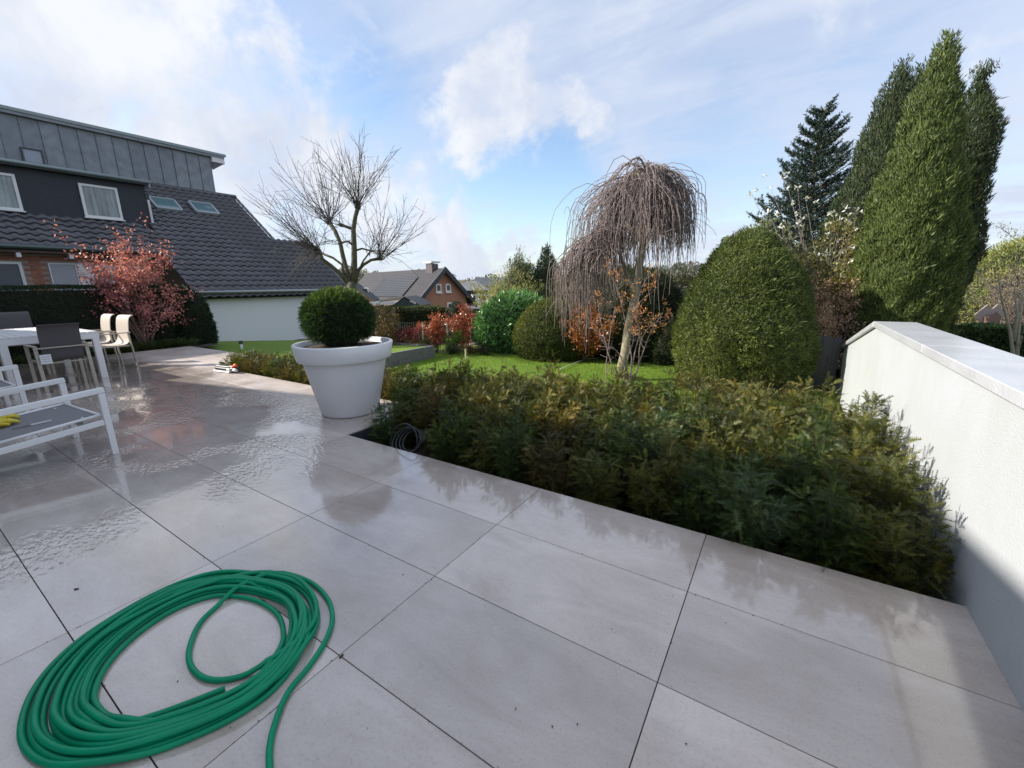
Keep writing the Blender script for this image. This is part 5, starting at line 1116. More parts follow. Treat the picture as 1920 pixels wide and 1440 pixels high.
# ---- four thujas right of the lawn
TH = [(.036, .054, .020), (.064, .090, .028), (.108, .138, .040), (.155, .180, .052)]
THD = [(.022, .034, .018), (.040, .058, .026), (.07, .092, .036)]
def thuja(label, px_, dep, ytop, wpx, cols, seed, n, tipk=.9, z0=-.4, offx=0):
    p = at(px_, 640, dep); H = zon(p, ytop) - z0; R = wpx / 2 * dep / FPX / math.sqrt(1 + ((px_ - 960) / FPX) ** 2)
    # fan shaped flat sprays, mostly vertical
    clipped_bush('thuja_tree', label, 'tree', (p[0], p[1], z0), lambda t: R * max(0, 1 - (max(0, t - .33) / .67) ** 1.9) ** tipk * (.84 + .16 * min(1, t * 3)) + .012, H, int(n * 1.35), .068, .018, cols, seed=seed, amp=.22, sc=1.9, depth=.16, up=1.5, out=.55, jit=.5, core=.88, group='tall pointed thuja trees', tsc=.8)
thuja('tall dark pointed thuja, left one of the group, beside the spruce', 1604, 9.3, 113, 185, THD, 111, 60000)
thuja('slim second tip of the left thuja, dark green and slightly lower', 1634, 9.0, 119, 115, THD, 112, 34000)
thuja('tallest and widest thuja of the group, yellow green in the middle', 1668, 7.9, 62, 200, TH, 113, 120000, 1.3)
thuja('slim dark thuja at the right end of the group', 1738, 8.7, 112, 116, THD, 114, 52000, .9)
# ---- spruce
def spruce():
    r = np.random.default_rng(121); D0 = 11.0; b = at(1484, 640, D0); b[2] = -.4; top = np.array([b[0], b[1], zon(b, 207)])
    rt = root('blue_spruce', 'dark blue green spruce with upswept branch tips left of the tall thujas', 'tree', b); H = top[2] - b[2]; tr = MB(); tr.tube([b, b + (top - b) * .5 + np.array([0, 0, 0]), top], [.12, .07, .012], 8); P = []; D = []; Nn = []
    z = .30
    while z < .985:
        L = 1.85 * (1 - z) ** .80 + .14; nb = 10; off = r.uniform(0, 6)
        for k in range(nb):
            a = off + 2 * PI * k / nb + r.normal(0, .15); l = L * r.uniform(.6, 1.3); c0 = b + (top - b) * (z + r.normal(0, .006)); d = np.array([math.cos(a), math.sin(a), .10]); m = 9; pts = [c0]; p = c0
            for i in range(m): d = unit(d + np.array([0, 0, .085]) + r.normal(0, .03, 3)); p = p + d * l / m; pts.append(p)
            pts = np.array(pts); tr.tube(pts, np.linspace(.016, .005, m + 1), 4, cap=False); side = unit(np.cross(d, [0, 0, 1.]))
            segs = [(pts[0], pts[-1])]
            for j in range(3, m + 1, 2):
                for s in (-1, 1):
                    l2 = l * .42 * (1.12 - j / m * .75) * r.uniform(.7, 1.2); e = pts[j] + unit(d * .8 + side * s * .9 + np.array([0, 0, r.uniform(-.1, .3)])) * l2; segs.append((pts[j], e))
            segs.append((pts[-2], pts[-1] + d * .12))
            for (s0, s1) in segs:
                Ls = np.linalg.norm(s1 - s0); nn = int(Ls * 190) + 4; t = r.random(nn)[:, None]; q = s0 + (s1 - s0) * t; dd = unit(s1 - s0); P.append(q); D.append(unit(dd * .75 + r.normal(0, .65, (nn, 3)))); 
        z += .040
    tr.build('trunk', BARK, rt); P = np.concatenate(P); D = np.concatenate(D); n = len(P); V, F = leafq(P, D, r.normal(0, 1, (n, 3)), r.uniform(.045, .075, n), .016)
    mobj('crown', npmesh('crown', V, F, np.repeat(tints(n, [(.016, .032, .028), (.028, .052, .045), (.05, .08, .065)], r, P, 1.2, 3), 4, 0)), FOL, rt)
spruce()
loose_bush('magnolia', 'pale green magnolia with a few white blossoms left of the spruce, above the thuja cone', 'tree', gp(1455, 9.6, -.3), 1.05, 3.6, 6500, .085, .032, [(.07, .09, .04), (.14, .16, .07), (.22, .24, .12)], seed=131, stems=16, ex=1.0, tsc=1)
loose_bush('yellow_green_shrub', 'tall yellowish olive shrub between the thuja cone and the tall thujas', 'shrub', gp(1560, 8.9, -.3), 1.0, 3.0, 24000, .06, .022, [(.11, .10, .035), (.20, .18, .05), (.30, .27, .07), (.22, .25, .06)], seed=132, stems=26, tsc=.9)
loose_bush('dry_brown_shrub', 'dry tan leaved shrub squeezed between the thuja cone and the white wall', 'shrub', gp(1556, 8.1, -.4), .55, 2.15, 15000, .045, .020, [(.24, .16, .10), (.40, .28, .19), (.50, .37, .26)], seed=133, stems=22)
loose_bush('green_filler_shrub', 'green shrub at the foot of the tallest thuja behind the sloping end of the wall', 'shrub', gp(1622, 8.3, -.4), .55, 1.9, 13000, .06, .024, [(.07, .10, .026), (.13, .18, .04), (.20, .25, .06)], seed=134, stems=16)
def blossoms():
    r = np.random.default_rng(5); rt = root('white_blossoms_branch', 'white flowered magnolia branches in front of the yellowish olive shrub', 'branches', gp(1530, 8.6, .8)); mb = MB(); P = []
    for (x, y, o) in [(1492, 392, 0), (1515, 378, .2), (1600, 390, -.3), (1612, 398, -.1), (1645, 396, -.4), (1505, 420, 0), (1560, 430, .1), (1620, 430, -.2), (1610, 460, -.3), (1575, 455, 0), (1540, 470, .2), (1465, 425, 0), (1605, 500, -.2), (1590, 515, -.1), (1420, 360, .5), (1445, 345, .5), (1475, 330, .4), (1440, 400, .2), (1550, 400, .1), (1580, 420, 0), (1480, 360, .3), (1627, 445, -.3)]:
        for _ in range(2): P.append(at(x + r.normal(0, 8), y + r.normal(0, 7), 8.3 + o + r.normal(0, .15)))
    P = np.array(P); base = at(1540, 640, 8.6)
    for p in P[::2]:
        m = (p + base) / 2 + r.normal(0, .12, 3); mb.tube([base + r.normal(0, .1, 3), m, p], [.012, .008, .003], 4)
    mb.build('branches', TWIG, rt); Q = np.repeat(P, 6, 0) + r.normal(0, .02, (len(P) * 6, 3)); n = len(Q); V, F = leafq(Q, r.normal(0, 1, (n, 3)) + [0, 0, .3], r.normal(0, 1, (n, 3)), .07, .04); mobj('blossoms', npmesh('blossoms', V, F, np.full((n * 4, 3), .72)), FOL, rt)
blossoms()
def willow():
    r = np.random.default_rng(8); b = gp(1615, 15, -.6); rt = root('pale_willow', 'pale green corkscrew willow showing between the spruce and the left thuja', 'tree', b); mb = MB(); P = []; b = np.array(b)
    for k in range(60):
        a = r.uniform(0, 6.28); tip = b + np.array([math.cos(a) * r.uniform(.1, 1.3), math.sin(a) * r.uniform(.1, 1.3), r.uniform(4.5, 8.0)]); t = np.linspace(0, 1, 22)[:, None]; q = b + (tip - b) * t ** np.array([1.6, 1.6, .9]); q[1:] += np.stack([np.sin(t[1:, 0] * 26 + k) * .10, np.cos(t[1:, 0] * 24 + k) * .10, t[1:, 0] * 0], 1) * t[1:]; mb.tube(q, np.linspace(.02, .004, 22), 4, cap=False); P.append(q[7:])
    mb.build('branches', simple('yellow_twig', (.30, .28, .14), .7), rt); P = np.concatenate(P); n = 6500; Q = P[r.integers(0, len(P), n)] + r.normal(0, .10, (n, 3)); V, F = leafq(Q, r.normal(0, .6, (n, 3)) + [0, 0, -.2], r.normal(0, 1, (n, 3)), .10, .022); mobj('crown', npmesh('crown', V, F, np.repeat(tints(n, [(.20, .24, .07), (.30, .34, .11)], r), 4, 0)), FOL, rt)
willow()
# ---- beyond the wall at the right edge
box_hedge('dark_laurel_hedge', 'dark leafy hedge beyond the white wall at the right edge', hp(1820, 10.5), hp(1990, 9.0), .9, -.3, .40, 9000, .09, .04, [(.02, .045, .016), (.045, .085, .03), (.09, .14, .06)], 141)
loose_bush('bare_brown_shrub', 'bare brownish pink shrub at the right edge above the dark hedge', 'shrub', gp(1905, 12.5, -.4), 1.2, 2.4, 3500, .06, .02, [(.14, .10, .08), (.22, .16, .13), (.13, .15, .06)], seed=142, stems=26)
clipped_bush('yellow_green_bush', 'broad yellow green bush on the slope at the right edge', 'shrub', gp(1915, 20, -.6), dome(3.0, 2.2, .9, .3), 3.9, 22000, .14, .05, [(.09, .11, .03), (.15, .18, .045), (.22, .22, .07), (.20, .16, .08)], seed=143, amp=.4, sc=.9, depth=.5, core=.85)
loose_bush('thin_twig_tree', 'thin leafed twigs standing against the sky right of the thujas', 'tree', gp(1905, 22, 1.5), 1.7, 3.3, 2200, .12, .04, [(.10, .12, .05), (.18, .18, .08)], seed=144, stems=14)
def right_bits():
    rt = root('pale_forked_tree', 'small pale barked tree with a forked trunk by the dark hedge at the right edge', 'tree', gp(1905, 9.3, -.4)); m_ = MB(); D = 9.3
    for pts in ([(1897, 720), (1899, 660), (1894, 620), (1880, 570), (1872, 520)], [(1906, 720), (1908, 650), (1912, 600), (1920, 540)], [(1908, 650), (1925, 610), (1935, 560)], [(1899, 640), (1908, 590), (1902, 540)]): m_.tube([at(x, y, D) for x, y in pts], np.linspace(.045, .012, len(pts)), 8)
    m_.build('trunk', simple('pale_bark', (.26, .24, .17), .8, scale=12, var=.25), rt)
    rt = root('wooden_beam', 'dark weathered beam slanting across the yellow green bush at the right edge', 'beam', at(1890, 538, 16.5)); m_ = MB(); m_.bar(at(1862, 541, 16.5), at(1945, 524, 16.5), .12, .12); m_.build('beam', simple('dark_beam', (.05, .04, .03), .8, scale=8, var=.3), rt)
    for x in (1868, 1930): m_ = MB(); m_.bar(at(x, 541, 16.5), at(x, 640, 16.5), .10, .10); m_.build('post', bpy.data.materials and bpy.data.materials['dark_beam'], rt)
    rt = root('bird_house', 'small wooden bird house with pitched brown roof in the shrubs at the right edge', 'bird house', at(1858, 600, 11.5)); a = at(1858, 583, 11.5); sx = np.array([CR[0], CR[1], 0]); sx /= np.linalg.norm(sx); bk = np.array([CF[0], CF[1], 0]); bk /= np.linalg.norm(bk)
    m_ = MB(); V = [a + sx * x + np.array([0, 0, z]) + bk * y for y in (-.14, .14) for x, z in ((-.16, -.32), (.16, -.32), (.17, -.14), (0, 0), (-.17, -.14))]; m_.add(V, [(0, 1, 2, 3, 4), (9, 8, 7, 6, 5), (0, 4, 9, 5), (1, 6, 7, 2)]); m_.build('box', simple('brown_wood', (.20, .12, .10), .8), rt)
    for s in (-1, 1): m_ = MB(); m_.bar(a + np.array([0, 0, .03]), a + sx * s * .30 + np.array([0, 0, -.25]), .40, .025, up=bk); m_.build('roof_board', simple('grey_board', (.34, .28, .25), .8), rt)
    m_ = MB(); m_.tube([a + np.array([0, 0, -.3]), a + np.array([0, 0, -2.2])], .03, 6); m_.build('post', bpy.data.materials['dark_beam'], rt)
    # dark panel and rusty post at the sloping end of the wall
    rt = root('dark_screen_panel', 'dark grey metal screen standing between the thuja cone and the end of the white wall', 'screen', (4.45, 6.45, -.35)); pm = simple('anthracite_sheet', (.028, .032, .042), .35, scale=3, var=.2)
    for i in range(4): m_ = MB(); x0 = 4.10 + i * .155; m_.box(x0, x0 + .148, 6.34, 6.37, -.5, .62 - .02 * (i % 2)); m_.box(x0 + .05, x0 + .07, 6.325, 6.34, -.5, .6); m_.build('panel', pm, rt)
    rt = root('rusty_post', 'thin rusty iron post leaning against the end of the white wall', 'post', (4.72, 6.2, -.4)); m_ = MB(); m_.tube([at(1571, 755, 7.12), at(1576, 715, 7.12), at(1581, 680, 7.14)], .02, 8); m_.build('rod', simple('rust', (.22, .09, .05), .8, scale=20, var=.4), rt)
right_bits()

# ================================================================== OBJECTS
# ---- green hose
def hose():
    outer = [(36, 1375), (58, 1290), (120, 1215), (200, 1155), (300, 1098), (400, 1068), (480, 1068), (560, 1078), (608, 1108), (622, 1150), (600, 1215), (545, 1285), (470, 1335), (380, 1375), (270, 1412), (160, 1432), (80, 1424)]
    inner = [(178, 1290), (205, 1235), (260, 1180), (330, 1135), (400, 1112), (450, 1116), (490, 1132), (512, 1165), (505, 1215), (480, 1255), (440, 1285), (400, 1305), (350, 1325), (300, 1340), (250, 1345), (215, 1338), (188, 1318)]
    def clos(ptsl, n=400):
        P = np.array([G(x, y, .03) for x, y in ptsl]); c = P.mean(0); 
        m = len(P); t = np.arange(m + 1) / m; Pc = np.vstack([P, P[:1]])
        # periodic Catmull-Rom
        out = []
        for k in range(n):
            s = k / n * m; i = int(s); f = s - i; p0, p1, p2, p3 = P[(i - 1) % m], P[i % m], P[(i + 1) % m], P[(i + 2) % m]
            out.append(.5 * ((2 * p1) + (-p0 + p2) * f + (2 * p0 - 5 * p1 + 4 * p2 - p3) * f * f + (-p0 + 3 * p1 - 3 * p2 + p3) * f ** 3))
        return np.array(out)
    n = 200; O = clos(outer, n); I = clos(inner, n); r = np.random.default_rng(15); rad = .0114
    levels = [.85, .12, .52, .26, .72, 0.0, .40, .97, .62, .18, .82, .44]
    path = []; z = []
    K = len(levels)
    for k in range(K):
        ph = r.uniform(0, 6.28); ph2 = r.uniform(0, 6.28)
        for i in range(n):
            u = i / n; a = levels[k]; b = levels[min(k + 1, K - 1)]; s = a + (b - a) * (3 * u * u - 2 * u ** 3); th = 2 * PI * u
            s += .055 * math.sin(th + ph) * math.sin(PI * u) + .04 * math.sin(2 * th + ph2) * math.sin(PI * u)
            s = min(1.04, max(-.0, s)); p = O[i] * (1 - s) + I[i] * s; path.append(p); z.append(0)
    path = np.array(path); 
    # the small loop lying on top and the two ends
    loop = [(98, 1336), (122, 1268), (190, 1190), (300, 1125), (410, 1086), (500, 1070), (555, 1082), (590, 1120), (588, 1165), (545, 1210), (480, 1245), (420, 1262), (378, 1258), (355, 1236), (352, 1205), (370, 1160), (400, 1130), (445, 1098), (520, 1068), (575, 1078), (612, 1110), (622, 1150), (606, 1195), (575, 1240), (545, 1275), (525, 1310), (508, 1360), (502, 1400), (505, 1450), (512, 1530)]
    Lp = np.array([G(x, y, .045) for x, y in loop]); t = np.linspace(0, len(Lp) - 1.001, 330); out = []
    for s in t:
        i = int(s); f = s - i; g_ = lambda j: Lp[min(max(j, 0), len(Lp) - 1)]; p0, p1, p2, p3 = g_(i - 1), g_(i), g_(i + 1), g_(i + 2); out.append(.5 * ((2 * p1) + (-p0 + p2) * f + (2 * p0 - 5 * p1 + 4 * p2 - p3) * f * f + (-p0 + 3 * p1 - 3 * p2 + p3) * f ** 3))
    pre = np.array([G(x, y, .03) for x, y in ((420, 1284), (360, 1308), (300, 1330), (245, 1347), (200, 1352), (170, 1346), (155, 1328))]); tp = np.linspace(0, 6, 70); pre = np.stack([np.interp(tp, range(7), pre[:, j]) for j in range(3)], 1)
    for _ in range(12): pre[1:-1] = (pre[:-2] + pre[1:-1] * 2 + pre[2:]) / 4
    full = np.vstack([pre, path, np.array(out)]); ns = len(full)
    # smooth, then rest every strand on those it crosses
    for _ in range(8): full[1:-1, :2] = (full[:-2, :2] + full[1:-1, :2] * 2 + full[2:, :2]) / 4
    step = 2; Q = full[::step]; m = len(Q); zz = np.full(m, rad)
    for i in range(40, m):
        d = np.linalg.norm(Q[:i - 25, :2] - Q[i, :2], axis=1); h = d < rad * 1.7
        if h.any(): zz[i] = max(rad, (zz[:i - 25][h] + np.sqrt(np.maximum(0, (2 * rad) ** 2 - d[h] ** 2))).max())
    zz = np.minimum(zz, rad * 3.8)
    for _ in range(2):
        pz = zz.copy(); zz[2:-2] = np.maximum((pz[:-4] + pz[1:-3] + pz[2:-2] + pz[3:-1] + pz[4:]) / 5, pz[2:-2] * .93)
    tail = slice(m - 28, m); zz[tail] = np.minimum(zz[tail], np.linspace(zz[m - 29], rad, 28))
    Q = Q.copy(); Q[:, 2] = zz
    mb = MB(); mb.tube(Q, rad, 12)
    hm, nt, b = nodes('green_pvc'); N = nt.nodes.new; L = nt.links.new; b.inputs['Base Color'].default_value = (.008, .27, .115, 1); b.inputs['Roughness'].default_value = .32; b.inputs['Specular IOR Level'].default_value = .22
    tc = N('ShaderNodeNewGeometry'); nn = N('ShaderNodeTexNoise'); nn.inputs['Scale'].default_value = 9; L(tc.outputs['Position'], nn.inputs[0]); mx = N('ShaderNodeMix'); mx.data_type = 'RGBA'; L(nn.outputs[0], mx.inputs[0]); mx.inputs[6].default_value = (0, .20, .095, 1); mx.inputs[7].default_value = (0, .29, .135, 1); L(mx.outputs[2], b.inputs['Base Color'])
    o = mb.build('garden_hose', hm, None, label='coiled bright green garden hose lying on the wet tiles in the foreground', cat='hose')
hose()
def joint_dirt():
    r = np.random.default_rng(77); m_ = MB()
    for k in range(260):
        if k % 2: x = r.integers(-3, 4) * 1.2 + r.normal(0, .004); y = r.uniform(-3.2, -.02)
        else: x = r.uniform(-3, 4.6); y = -.6 * r.integers(1, 6) + r.normal(0, .004)
        a = r.uniform(0, 3.1); l = r.uniform(.002, .006); m_.obox((x, y, .001), (math.cos(a), math.sin(a), 0), (-math.sin(a), math.cos(a), 0), l, l * .6, .002)
    m_.build('joint_grit', simple('grit', (.10, .075, .05), .9, scale=60, var=.4), None, label='fine brown grit caught in the tile joints', cat='grit', kind='stuff')
joint_dirt()
# ---- black hose coil in the bed
def black_coil():
    mb = MB(); c = np.array([.74, .10, .04]); r = np.random.default_rng(2)
    P = []
    for k in range(5 * 48):
        a = 2 * PI * k / 48; t = int(k / 48); R = .185 - .012 * t + .006 * math.sin(a * 2 + t); tilt = [.95, .62, .55, .5, .46][t]; x = R * math.cos(a); z = R * math.sin(a); P.append(c + np.array([x + .015 * t, .03 + .02 * t + z * math.cos(tilt * 1.3) * .8, z * math.sin(tilt * 1.3) - .02]))
    mb.tube(P, .0085, 8); mb.build('black_tubing', BLACKP, None, label='coil of thin black irrigation tubing standing in the bed beside the pot', cat='tubing')
black_coil()
# ---- oscillating sprinkler
def sprinkler():
    rt = root('lawn_sprinkler', 'grey and white oscillating sprinkler with orange end lying on the terrace near the low hedge', 'sprinkler', (0, 0, 0)); W_ = simple('pale_grey_plastic', (.62, .62, .60), .4)
    m_ = MB(); m_.obox((0, 0, .07), (1, 0, 0), (0, 1, .25), .46, .15, .05, .015); m_.build('spray_bar', W_, rt)
    m_ = MB(); m_.obox((-.02, .0, .11), (1, 0, 0), (0, 1, .1), .42, .09, .025, .006); m_.build('top_cover', DARKM, rt)
    m_ = MB()
    for i in range(13): m_.obox((-.19 + i * .026, -.075, .065), (1, 0, 0), (0, 0, 1), .012, .03, .012)
    m_.build('nozzles', BLACKP, rt)
    m_ = MB(); m_.obox((.0, 0, .018), (1, 0, 0), (0, 1, 0), .50, .20, .03, .008); m_.build('base_frame', W_, rt)
    m_ = MB(); m_.obox((.28, 0, .06), (1, 0, 0), (0, 1, 0), .10, .15, .10, .02); m_.build('gear_housing', DARKM, rt)
    OR = simple('orange_plastic', (.75, .10, .02), .4); m_ = MB(); m_.tube([(.20, .05, .11), (.26, .03, .135), (.34, .0, .13)], [.03, .035, .025], 10); m_.obox((.25, -.03, .12), (1, 0, 0), (0, 1, 0), .12, .04, .03, .008); m_.build('orange_knob', OR, rt)
    m_ = MB(); m_.tube([(.33, -.05, .07), (.40, -.06, .065), (.44, -.06, .06)], [.03, .03, .022], 10); m_.build('connector', W_, rt)
    p = G(424, 697); setloc(rt, (p[0], p[1], 0.002), math.radians(8))
sprinkler()
# ---- lawn marker light
rt = root('garden_light', 'small white bollard light standing on the shaded lawn before the white house wall', 'light', (-9.6, 3.4, -.14)); m_ = MB(); m_.tube([(-9.6, 3.4, -.25), (-9.6, 3.4, -.02)], .035, 10); m_.build('post', WFRAME, rt); m_ = MB(); m_.obox((-9.6, 3.4, .03), (1, 0, 0), (0, 1, 0), .07, .09, .10, .01); m_.build('head', DARKM, rt)
rt = root('plant_label_stake', 'small pale stake in the mulch below the right red photinia', 'stake', gp(871, 11.3, -.36)); p = np.array(gp(871, 11.3, -.36)); m_ = MB(); m_.bar(p, p + np.array([0, 0, .24]), .05, .05); m_.build('stake', simple('pale_wood', (.36, .36, .2), .8), rt)
# ---- robot mower guide wire / string on the lawn
mb = MB(); P = [G(x, y, ZL + .05) for x, y in ((1050, 692), (1068, 684), (1090, 676), (1105, 672), (1130, 671))]; mb.tube(P, .008, 5); mb.build('garden_string', WFRAME, None, label='thin white string lying across the lawn left of the weeping trunk', cat='string')

# ---- dining table
def table():
    rt = root('dining_table', 'long white metal garden dining table left on the terrace', 'table', (-7.9, -.9, 0)); x0, x1, y0, y1 = -9.1, -6.60, -1.50, -.30; zt = .86
    m_ = MB(); n = 9
    for i in range(n): a = y0 + (y1 - y0) * i / n; b = y0 + (y1 - y0) * (i + 1) / n - .012; k = MB(); k.box(x0, x1, a, b, zt - .025, zt, .003); k.build('slat', WHITE_AL, rt)
    m_.box(x0, x1, y0, y0 + .04, zt - .13, zt - .027); m_.box(x0, x1, y1 - .04, y1, zt - .13, zt - .027); m_.box(x1 - .04, x1, y0 + .042, y1 - .042, zt - .13, zt - .027); m_.box(x0, x0 + .04, y0 + .042, y1 - .042, zt - .13, zt - .027); m_.build('apron', WHITE_AL, rt)
    for x in (x0 + .002, x1 - .095 - .002):
        for y in (y0 + .002, y1 - .097): k = MB(); k.box(x, x + .095, y, y + .095, 0, zt - .132 if 0 else zt - .028, .004); k.build('leg', WHITE_AL, rt)
table()
# ---- sling chairs
def chair(sling, frame, label, group=None, bar=False):
    rt = root('sling_chair', label, 'chair', (0, 0, 0), group)
    prof = [(.27, .50), (.22, .505), (.08, .485), (-.08, .475), (-.20, .48), (-.255, .51), (-.275, .57), (-.29, .70), (-.305, .84), (-.325, .96), (-.35, 1.03), (-.39, 1.065), (-.43, 1.07)]
    P = np.array(prof); t = np.linspace(0, len(P) - 1, 40); P = np.stack([np.interp(t, np.arange(len(P)), P[:, j]) for j in range(2)], 1)
    for _ in range(3): P[1:-1] = (P[:-2] + P[1:-1] * 2 + P[2:]) / 4
    T = np.gradient(P, axis=0); Nn = np.stack([-T[:, 1], T[:, 0]], 1); Nn /= np.linalg.norm(Nn, axis=1)[:, None]; h = .24; V = []; n = len(P)
    for s in (0, .012):
        for x in (-h, h): V += [(x, p[0] + nn[0] * s, p[1] + nn[1] * s) for p, nn in zip(P, Nn)]
    F = []
    for i in range(n - 1): F += [(i, i + 1, n + i + 1, n + i), (2 * n + i, 3 * n + i, 3 * n + i + 1, 2 * n + i + 1), (i, 2 * n + i, 2 * n + i + 1, i + 1), (n + i, n + i + 1, 3 * n + i + 1, 3 * n + i)]
    F += [(0, n, 3 * n, 2 * n), (n - 1, 3 * n - 1, 4 * n - 1, 2 * n - 1)]; m_ = MB(); m_.add(V, F, False); m_.build('sling', sling, rt)
    for s in (-1, 1):
        x = s * .295; m_ = MB(); m_.bar((x, .24, 0), (x, .24, .71), .045, .022, up=(0, 1, 0), b=.002); m_.build('leg', frame, rt)
        m_ = MB(); m_.bar((x, -.30, 0), (x, -.26, .71), .045, .022, up=(0, 1, 0), b=.002); m_.build('leg', frame, rt)
        m_ = MB(); m_.bar((x, .27, .722), (x, -.30, .722), .045, .02, b=.003); m_.build('armrest', frame, rt)
        m_ = MB(); m_.bar((s * .27, .25, .47), (s * .27, -.25, .455), .02, .03); m_.build('side_rail', frame, rt)
    for q in ((.2, .455, .28), (-.22, .445, .28)) + (((-.325, .70, .33),) if bar else ()): m_ = MB(); m_.bar((-q[2], q[0], q[1]), (q[2], q[0], q[1]), .022, .02); m_.build('crossbar', frame, rt)
    return rt
FR1 = CHAMP
c = chair(SLING, FR1, 'dark grey sling chair with white paper tag, its back turned to the camera', 'sling chairs round the dining table', True); setloc(c, (-6.22, -.93, 0), math.radians(90 + 2), 1.0)
c = chair(SLING, FR1, 'dark grey sling chair at the far left side of the table', 'sling chairs round the dining table'); setloc(c, (-9.75, -.82, 0), math.radians(-92), 1.08)
c = chair(SLINGC, FR1, 'right one of the two sunlit pale sling chairs at the end of the table', 'sling chairs round the dining table'); setloc(c, (-7.80, .06, 0), math.radians(180 + 8), 1.0)
c = chair(SLINGC, FR1, 'left one of the two sunlit pale sling chairs at the end of the table', 'sling chairs round the dining table'); setloc(c, (-8.75, .02, 0), math.radians(180 + 4), 1.0)
c = chair(SLING, FR1, 'grey sling chair on the shaded left side of the table near the frame edge', 'sling chairs round the dining table'); setloc(c, (-7.9, -1.95, 0), math.radians(5), 1.0)
tg = root('paper_tag', 'small white paper tag with printed lines hanging from the grey chair armrest', 'tag', (-5.88, -1.13, .5)); m_ = MB(); m_.box(-5.884, -5.880, -1.20, -1.075, .455, .60); m_.build('sheet', PAPER, tg)
m_ = MB(); 
for z in (.56, .525, .49): m_.box(-5.8798, -5.8792, -1.185, -1.09, z, z + .006)
m_.build('printed_lines', INK, tg)

# ---- white lounge chairs
def lounge(label, group):
    rt = root('lounge_chair', label, 'lounge chair', (0, 0, 0), group); W_ = .50; d = .86; zt, zb = .645, .575
    for s in (-1, 1):
        x = s * (W_ - .0)
        m_ = MB(); m_.bar((x, 0, 0), (x, 0, .615), .05, .05, up=(0, 1, 0), b=.004); m_.build('leg', WHITE_AL, rt)
        m_ = MB(); m_.bar((x, -d, 0), (x, -d, .545), .05, .05, up=(0, 1, 0), b=.004); m_.build('leg', WHITE_AL, rt)
        m_ = MB(); m_.bar((x, .026, zt), (x, -d - .03, zb), .05, .05, b=.004); m_.build('armrest', WHITE_AL, rt)
        m_ = MB(); m_.bar((x, -.026, .335), (x, -d + .03, .265), .03, .05, b=.003); m_.build('side_rail', WHITE_AL, rt)
    x = W_ - .045
    m_ = MB(); q = [(-x, -.03, .40), (x, -.03, .40), (x, -.80, .33), (-x, -.80, .33)]
    for a, b in ((0, 1), (1, 2), (2, 3), (3, 0)): m_.tube([q[a], q[b]], .013, 8)
    m_.build('seat_frame', WHITE_AL, rt)
    V = [(-x, -.03, .398), (x, -.03, .398), (x, -.80, .328), (-x, -.80, .328)]; V += [(a, b, c - .006) for a, b, c in V]; m_ = MB(); m_.add(V, [(0, 1, 2, 3), (7, 6, 5, 4), (0, 4, 5, 1), (1, 5, 6, 2), (2, 6, 7, 3), (3, 7, 4, 0)]); m_.build('seat', SLINGL, rt)
    m_ = MB(); 
    for s in (-1, 1): m_ = MB(); m_.bar((s * (x - .1), -.12, .326), (s * (x - .1), -.12, .39), .03, .03); m_.build('seat_bracket', WHITE_AL, rt)
    for q in ((-.12, .31), (-.7, .262)): m_ = MB(); m_.bar((-x, *q), (x, *q), .04, .03); m_.build('crossbar', WHITE_AL, rt)
    m_ = MB(); 
    for s in (-1, 1): m_.bar((s * x, -.80, .32), (s * x, -1.08, .88), .035, .03, up=(0, 1, 0), b=.003)
    m_.bar((-x, -1.08, .88), (x, -1.08, .88), .035, .03); m_.bar((-x, -.83, .37), (x, -.83, .37), .03, .03); m_.build('back_frame', WHITE_AL, rt)
    V = [(-x, -.835, .385), (x, -.835, .385), (x, -1.075, .87), (-x, -1.075, .87)]; V += [(a, b - .008, c - .003) for a, b, c in V]; m_ = MB(); m_.add(V, [(0, 1, 2, 3), (7, 6, 5, 4), (0, 4, 5, 1), (1, 5, 6, 2), (2, 6, 7, 3), (3, 7, 4, 0)]); m_.build('backrest', SLINGL, rt)
    return rt
LC = (-2.02, -1.56)
l1 = lounge('white framed lounge chair with grey mesh seat and yellow gloves on it, nearest the camera', 'white lounge chairs'); setloc(l1, (LC[0], LC[1], 0), math.radians(4))
l2 = lounge('second white lounge chair cut off by the left frame edge behind the nearer one', 'white lounge chairs'); p = G(54, 779); setloc(l2, (p[0] - .50, p[1] - .02, 0), math.radians(2))
def on_seat(x, y, dz=.0):
    # point on the seat plane of the near lounge chair
    a = math.radians(4); n = np.array([-math.sin(a) * -.0909, math.cos(a) * -.0909, 1.]); p0 = np.array([LC[0], LC[1], .40 + dz]); n = np.array([0, -.0909, 1.]); d = raydir(x, y); t = ((p0 - CAM) @ n) / (d @ n); return CAM + d * t
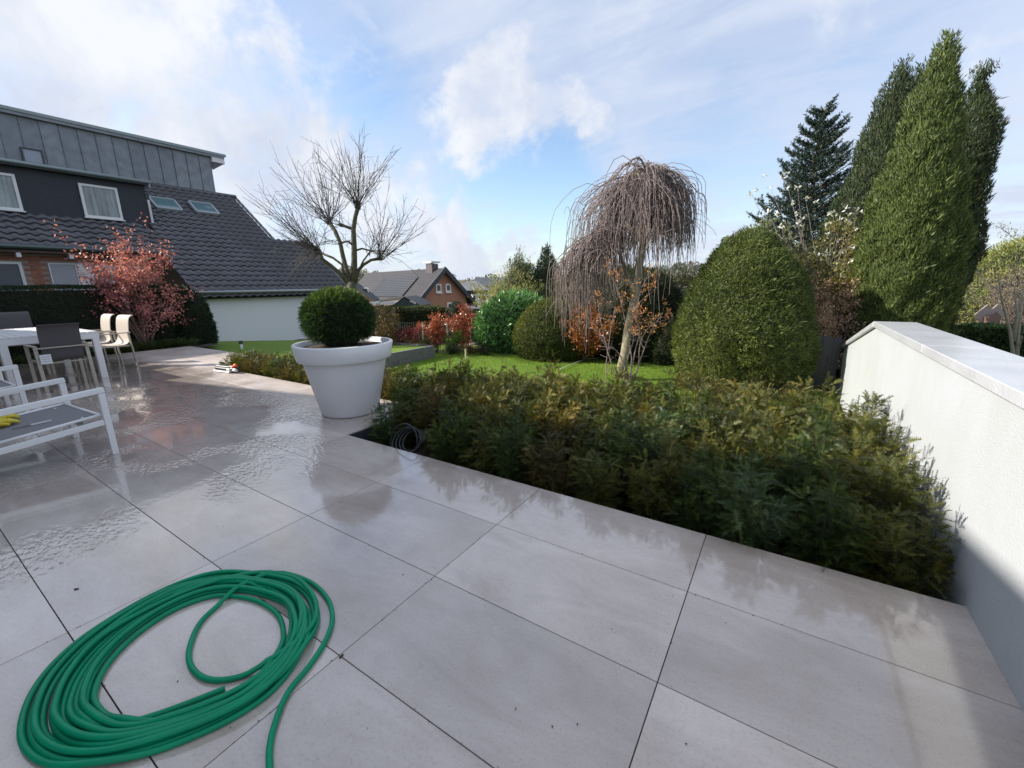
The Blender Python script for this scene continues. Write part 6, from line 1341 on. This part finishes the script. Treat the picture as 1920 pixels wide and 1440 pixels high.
def gloves():
    rt = root('rubber_gloves', 'crumpled yellow rubber gloves lying on the grey seat of the lounge chair', 'gloves', on_seat(20, 782)); ym = simple('yellow_rubber', (.62, .50, .03), .45, scale=30, var=.15); r = np.random.default_rng(2)
    for k, ((x0, y0), (x1, y1), col_) in enumerate((((-30, 792), (38, 778), 0), ((-34, 802), (36, 786), 1))):
        a = on_seat(x0, y0, .04); b = on_seat(x1, y1, .03); d = unit(b - a); s = unit(np.cross(d, [0, 0, 1.])); L = np.linalg.norm(b - a); m_ = MB()
        m_.tube([a, a + d * L * .3 + np.array([0, 0, .012]), a + d * L * .62], [.045, .05, .042], 10)
        for f in range(4): o = (f - 1.5) * .022; q = a + d * L * .58 + s * o; m_.tube([q, q + d * L * .22 + s * o * .6 + np.array([0, 0, .012 - .006 * k]), q + d * L * (.36 + .04 * math.sin(f * 2)) + s * o + np.array([0, 0, -.012])], [.017, .015, .010], 8)
        q = a + d * L * .38 + s * .04; m_.tube([q, q + d * L * .13 + s * .04, q + d * L * .26 + s * .05 + np.array([0, 0, -.01])], [.018, .015, .010], 8)
        m_.build('glove', ym, rt)
gloves()
rt = root('putty_knife', 'thin flat tool with pale handle lying on the grey lounge chair seat', 'tool', on_seat(60, 796)); m_ = MB(); m_.bar(on_seat(58, 796.5, .012), on_seat(96, 788, .012), .014, .012); m_.build('handle', WFRAME, rt); m_ = MB(); m_.bar(on_seat(22, 804, .01), on_seat(58, 796.8, .01), .012, .004); m_.build('blade', DARKM, rt)
p = G(72, 774); rt = root('white_plastic_cup', 'small white plastic cup on the terrace behind the lounge seat', 'cup', p); m_ = MB(); m_.lathe([(0, .003), (.032, .003), (.042, .09), (.038, .09), (.03, .008)], (p[0], p[1], 0), 20); m_.build('cup', WFRAME, rt)
# small debris on the tiles
def debris():
    r = random.Random(3); m_ = MB()
    for k in range(22):
        x, y = (r.uniform(40, 1500), r.uniform(860, 1400)) if k > 4 else [(143, 1104), (640, 1230), (333, 1277), (432, 1364), (756, 1077)][k]
        p = G(x, y, .004)
        if p[0] > 4.6 or p[1] > -.05: continue
        a = r.uniform(0, 3.1); l = r.uniform(.003, .007) if k > 1 else .02; m_.obox(p, (math.cos(a), math.sin(a), 0), (-math.sin(a), math.cos(a), 0), l, l * .4, .003)
    m_.build('leaf_litter', simple('litter', (.05, .035, .025), .9), None, label='tiny dark bits of leaf litter scattered on the tiles', cat='leaf litter', kind='stuff')
debris()
for o in list(bpy.data.objects):
    if o.type == 'EMPTY' and not o.children: bpy.data.objects.remove(o)
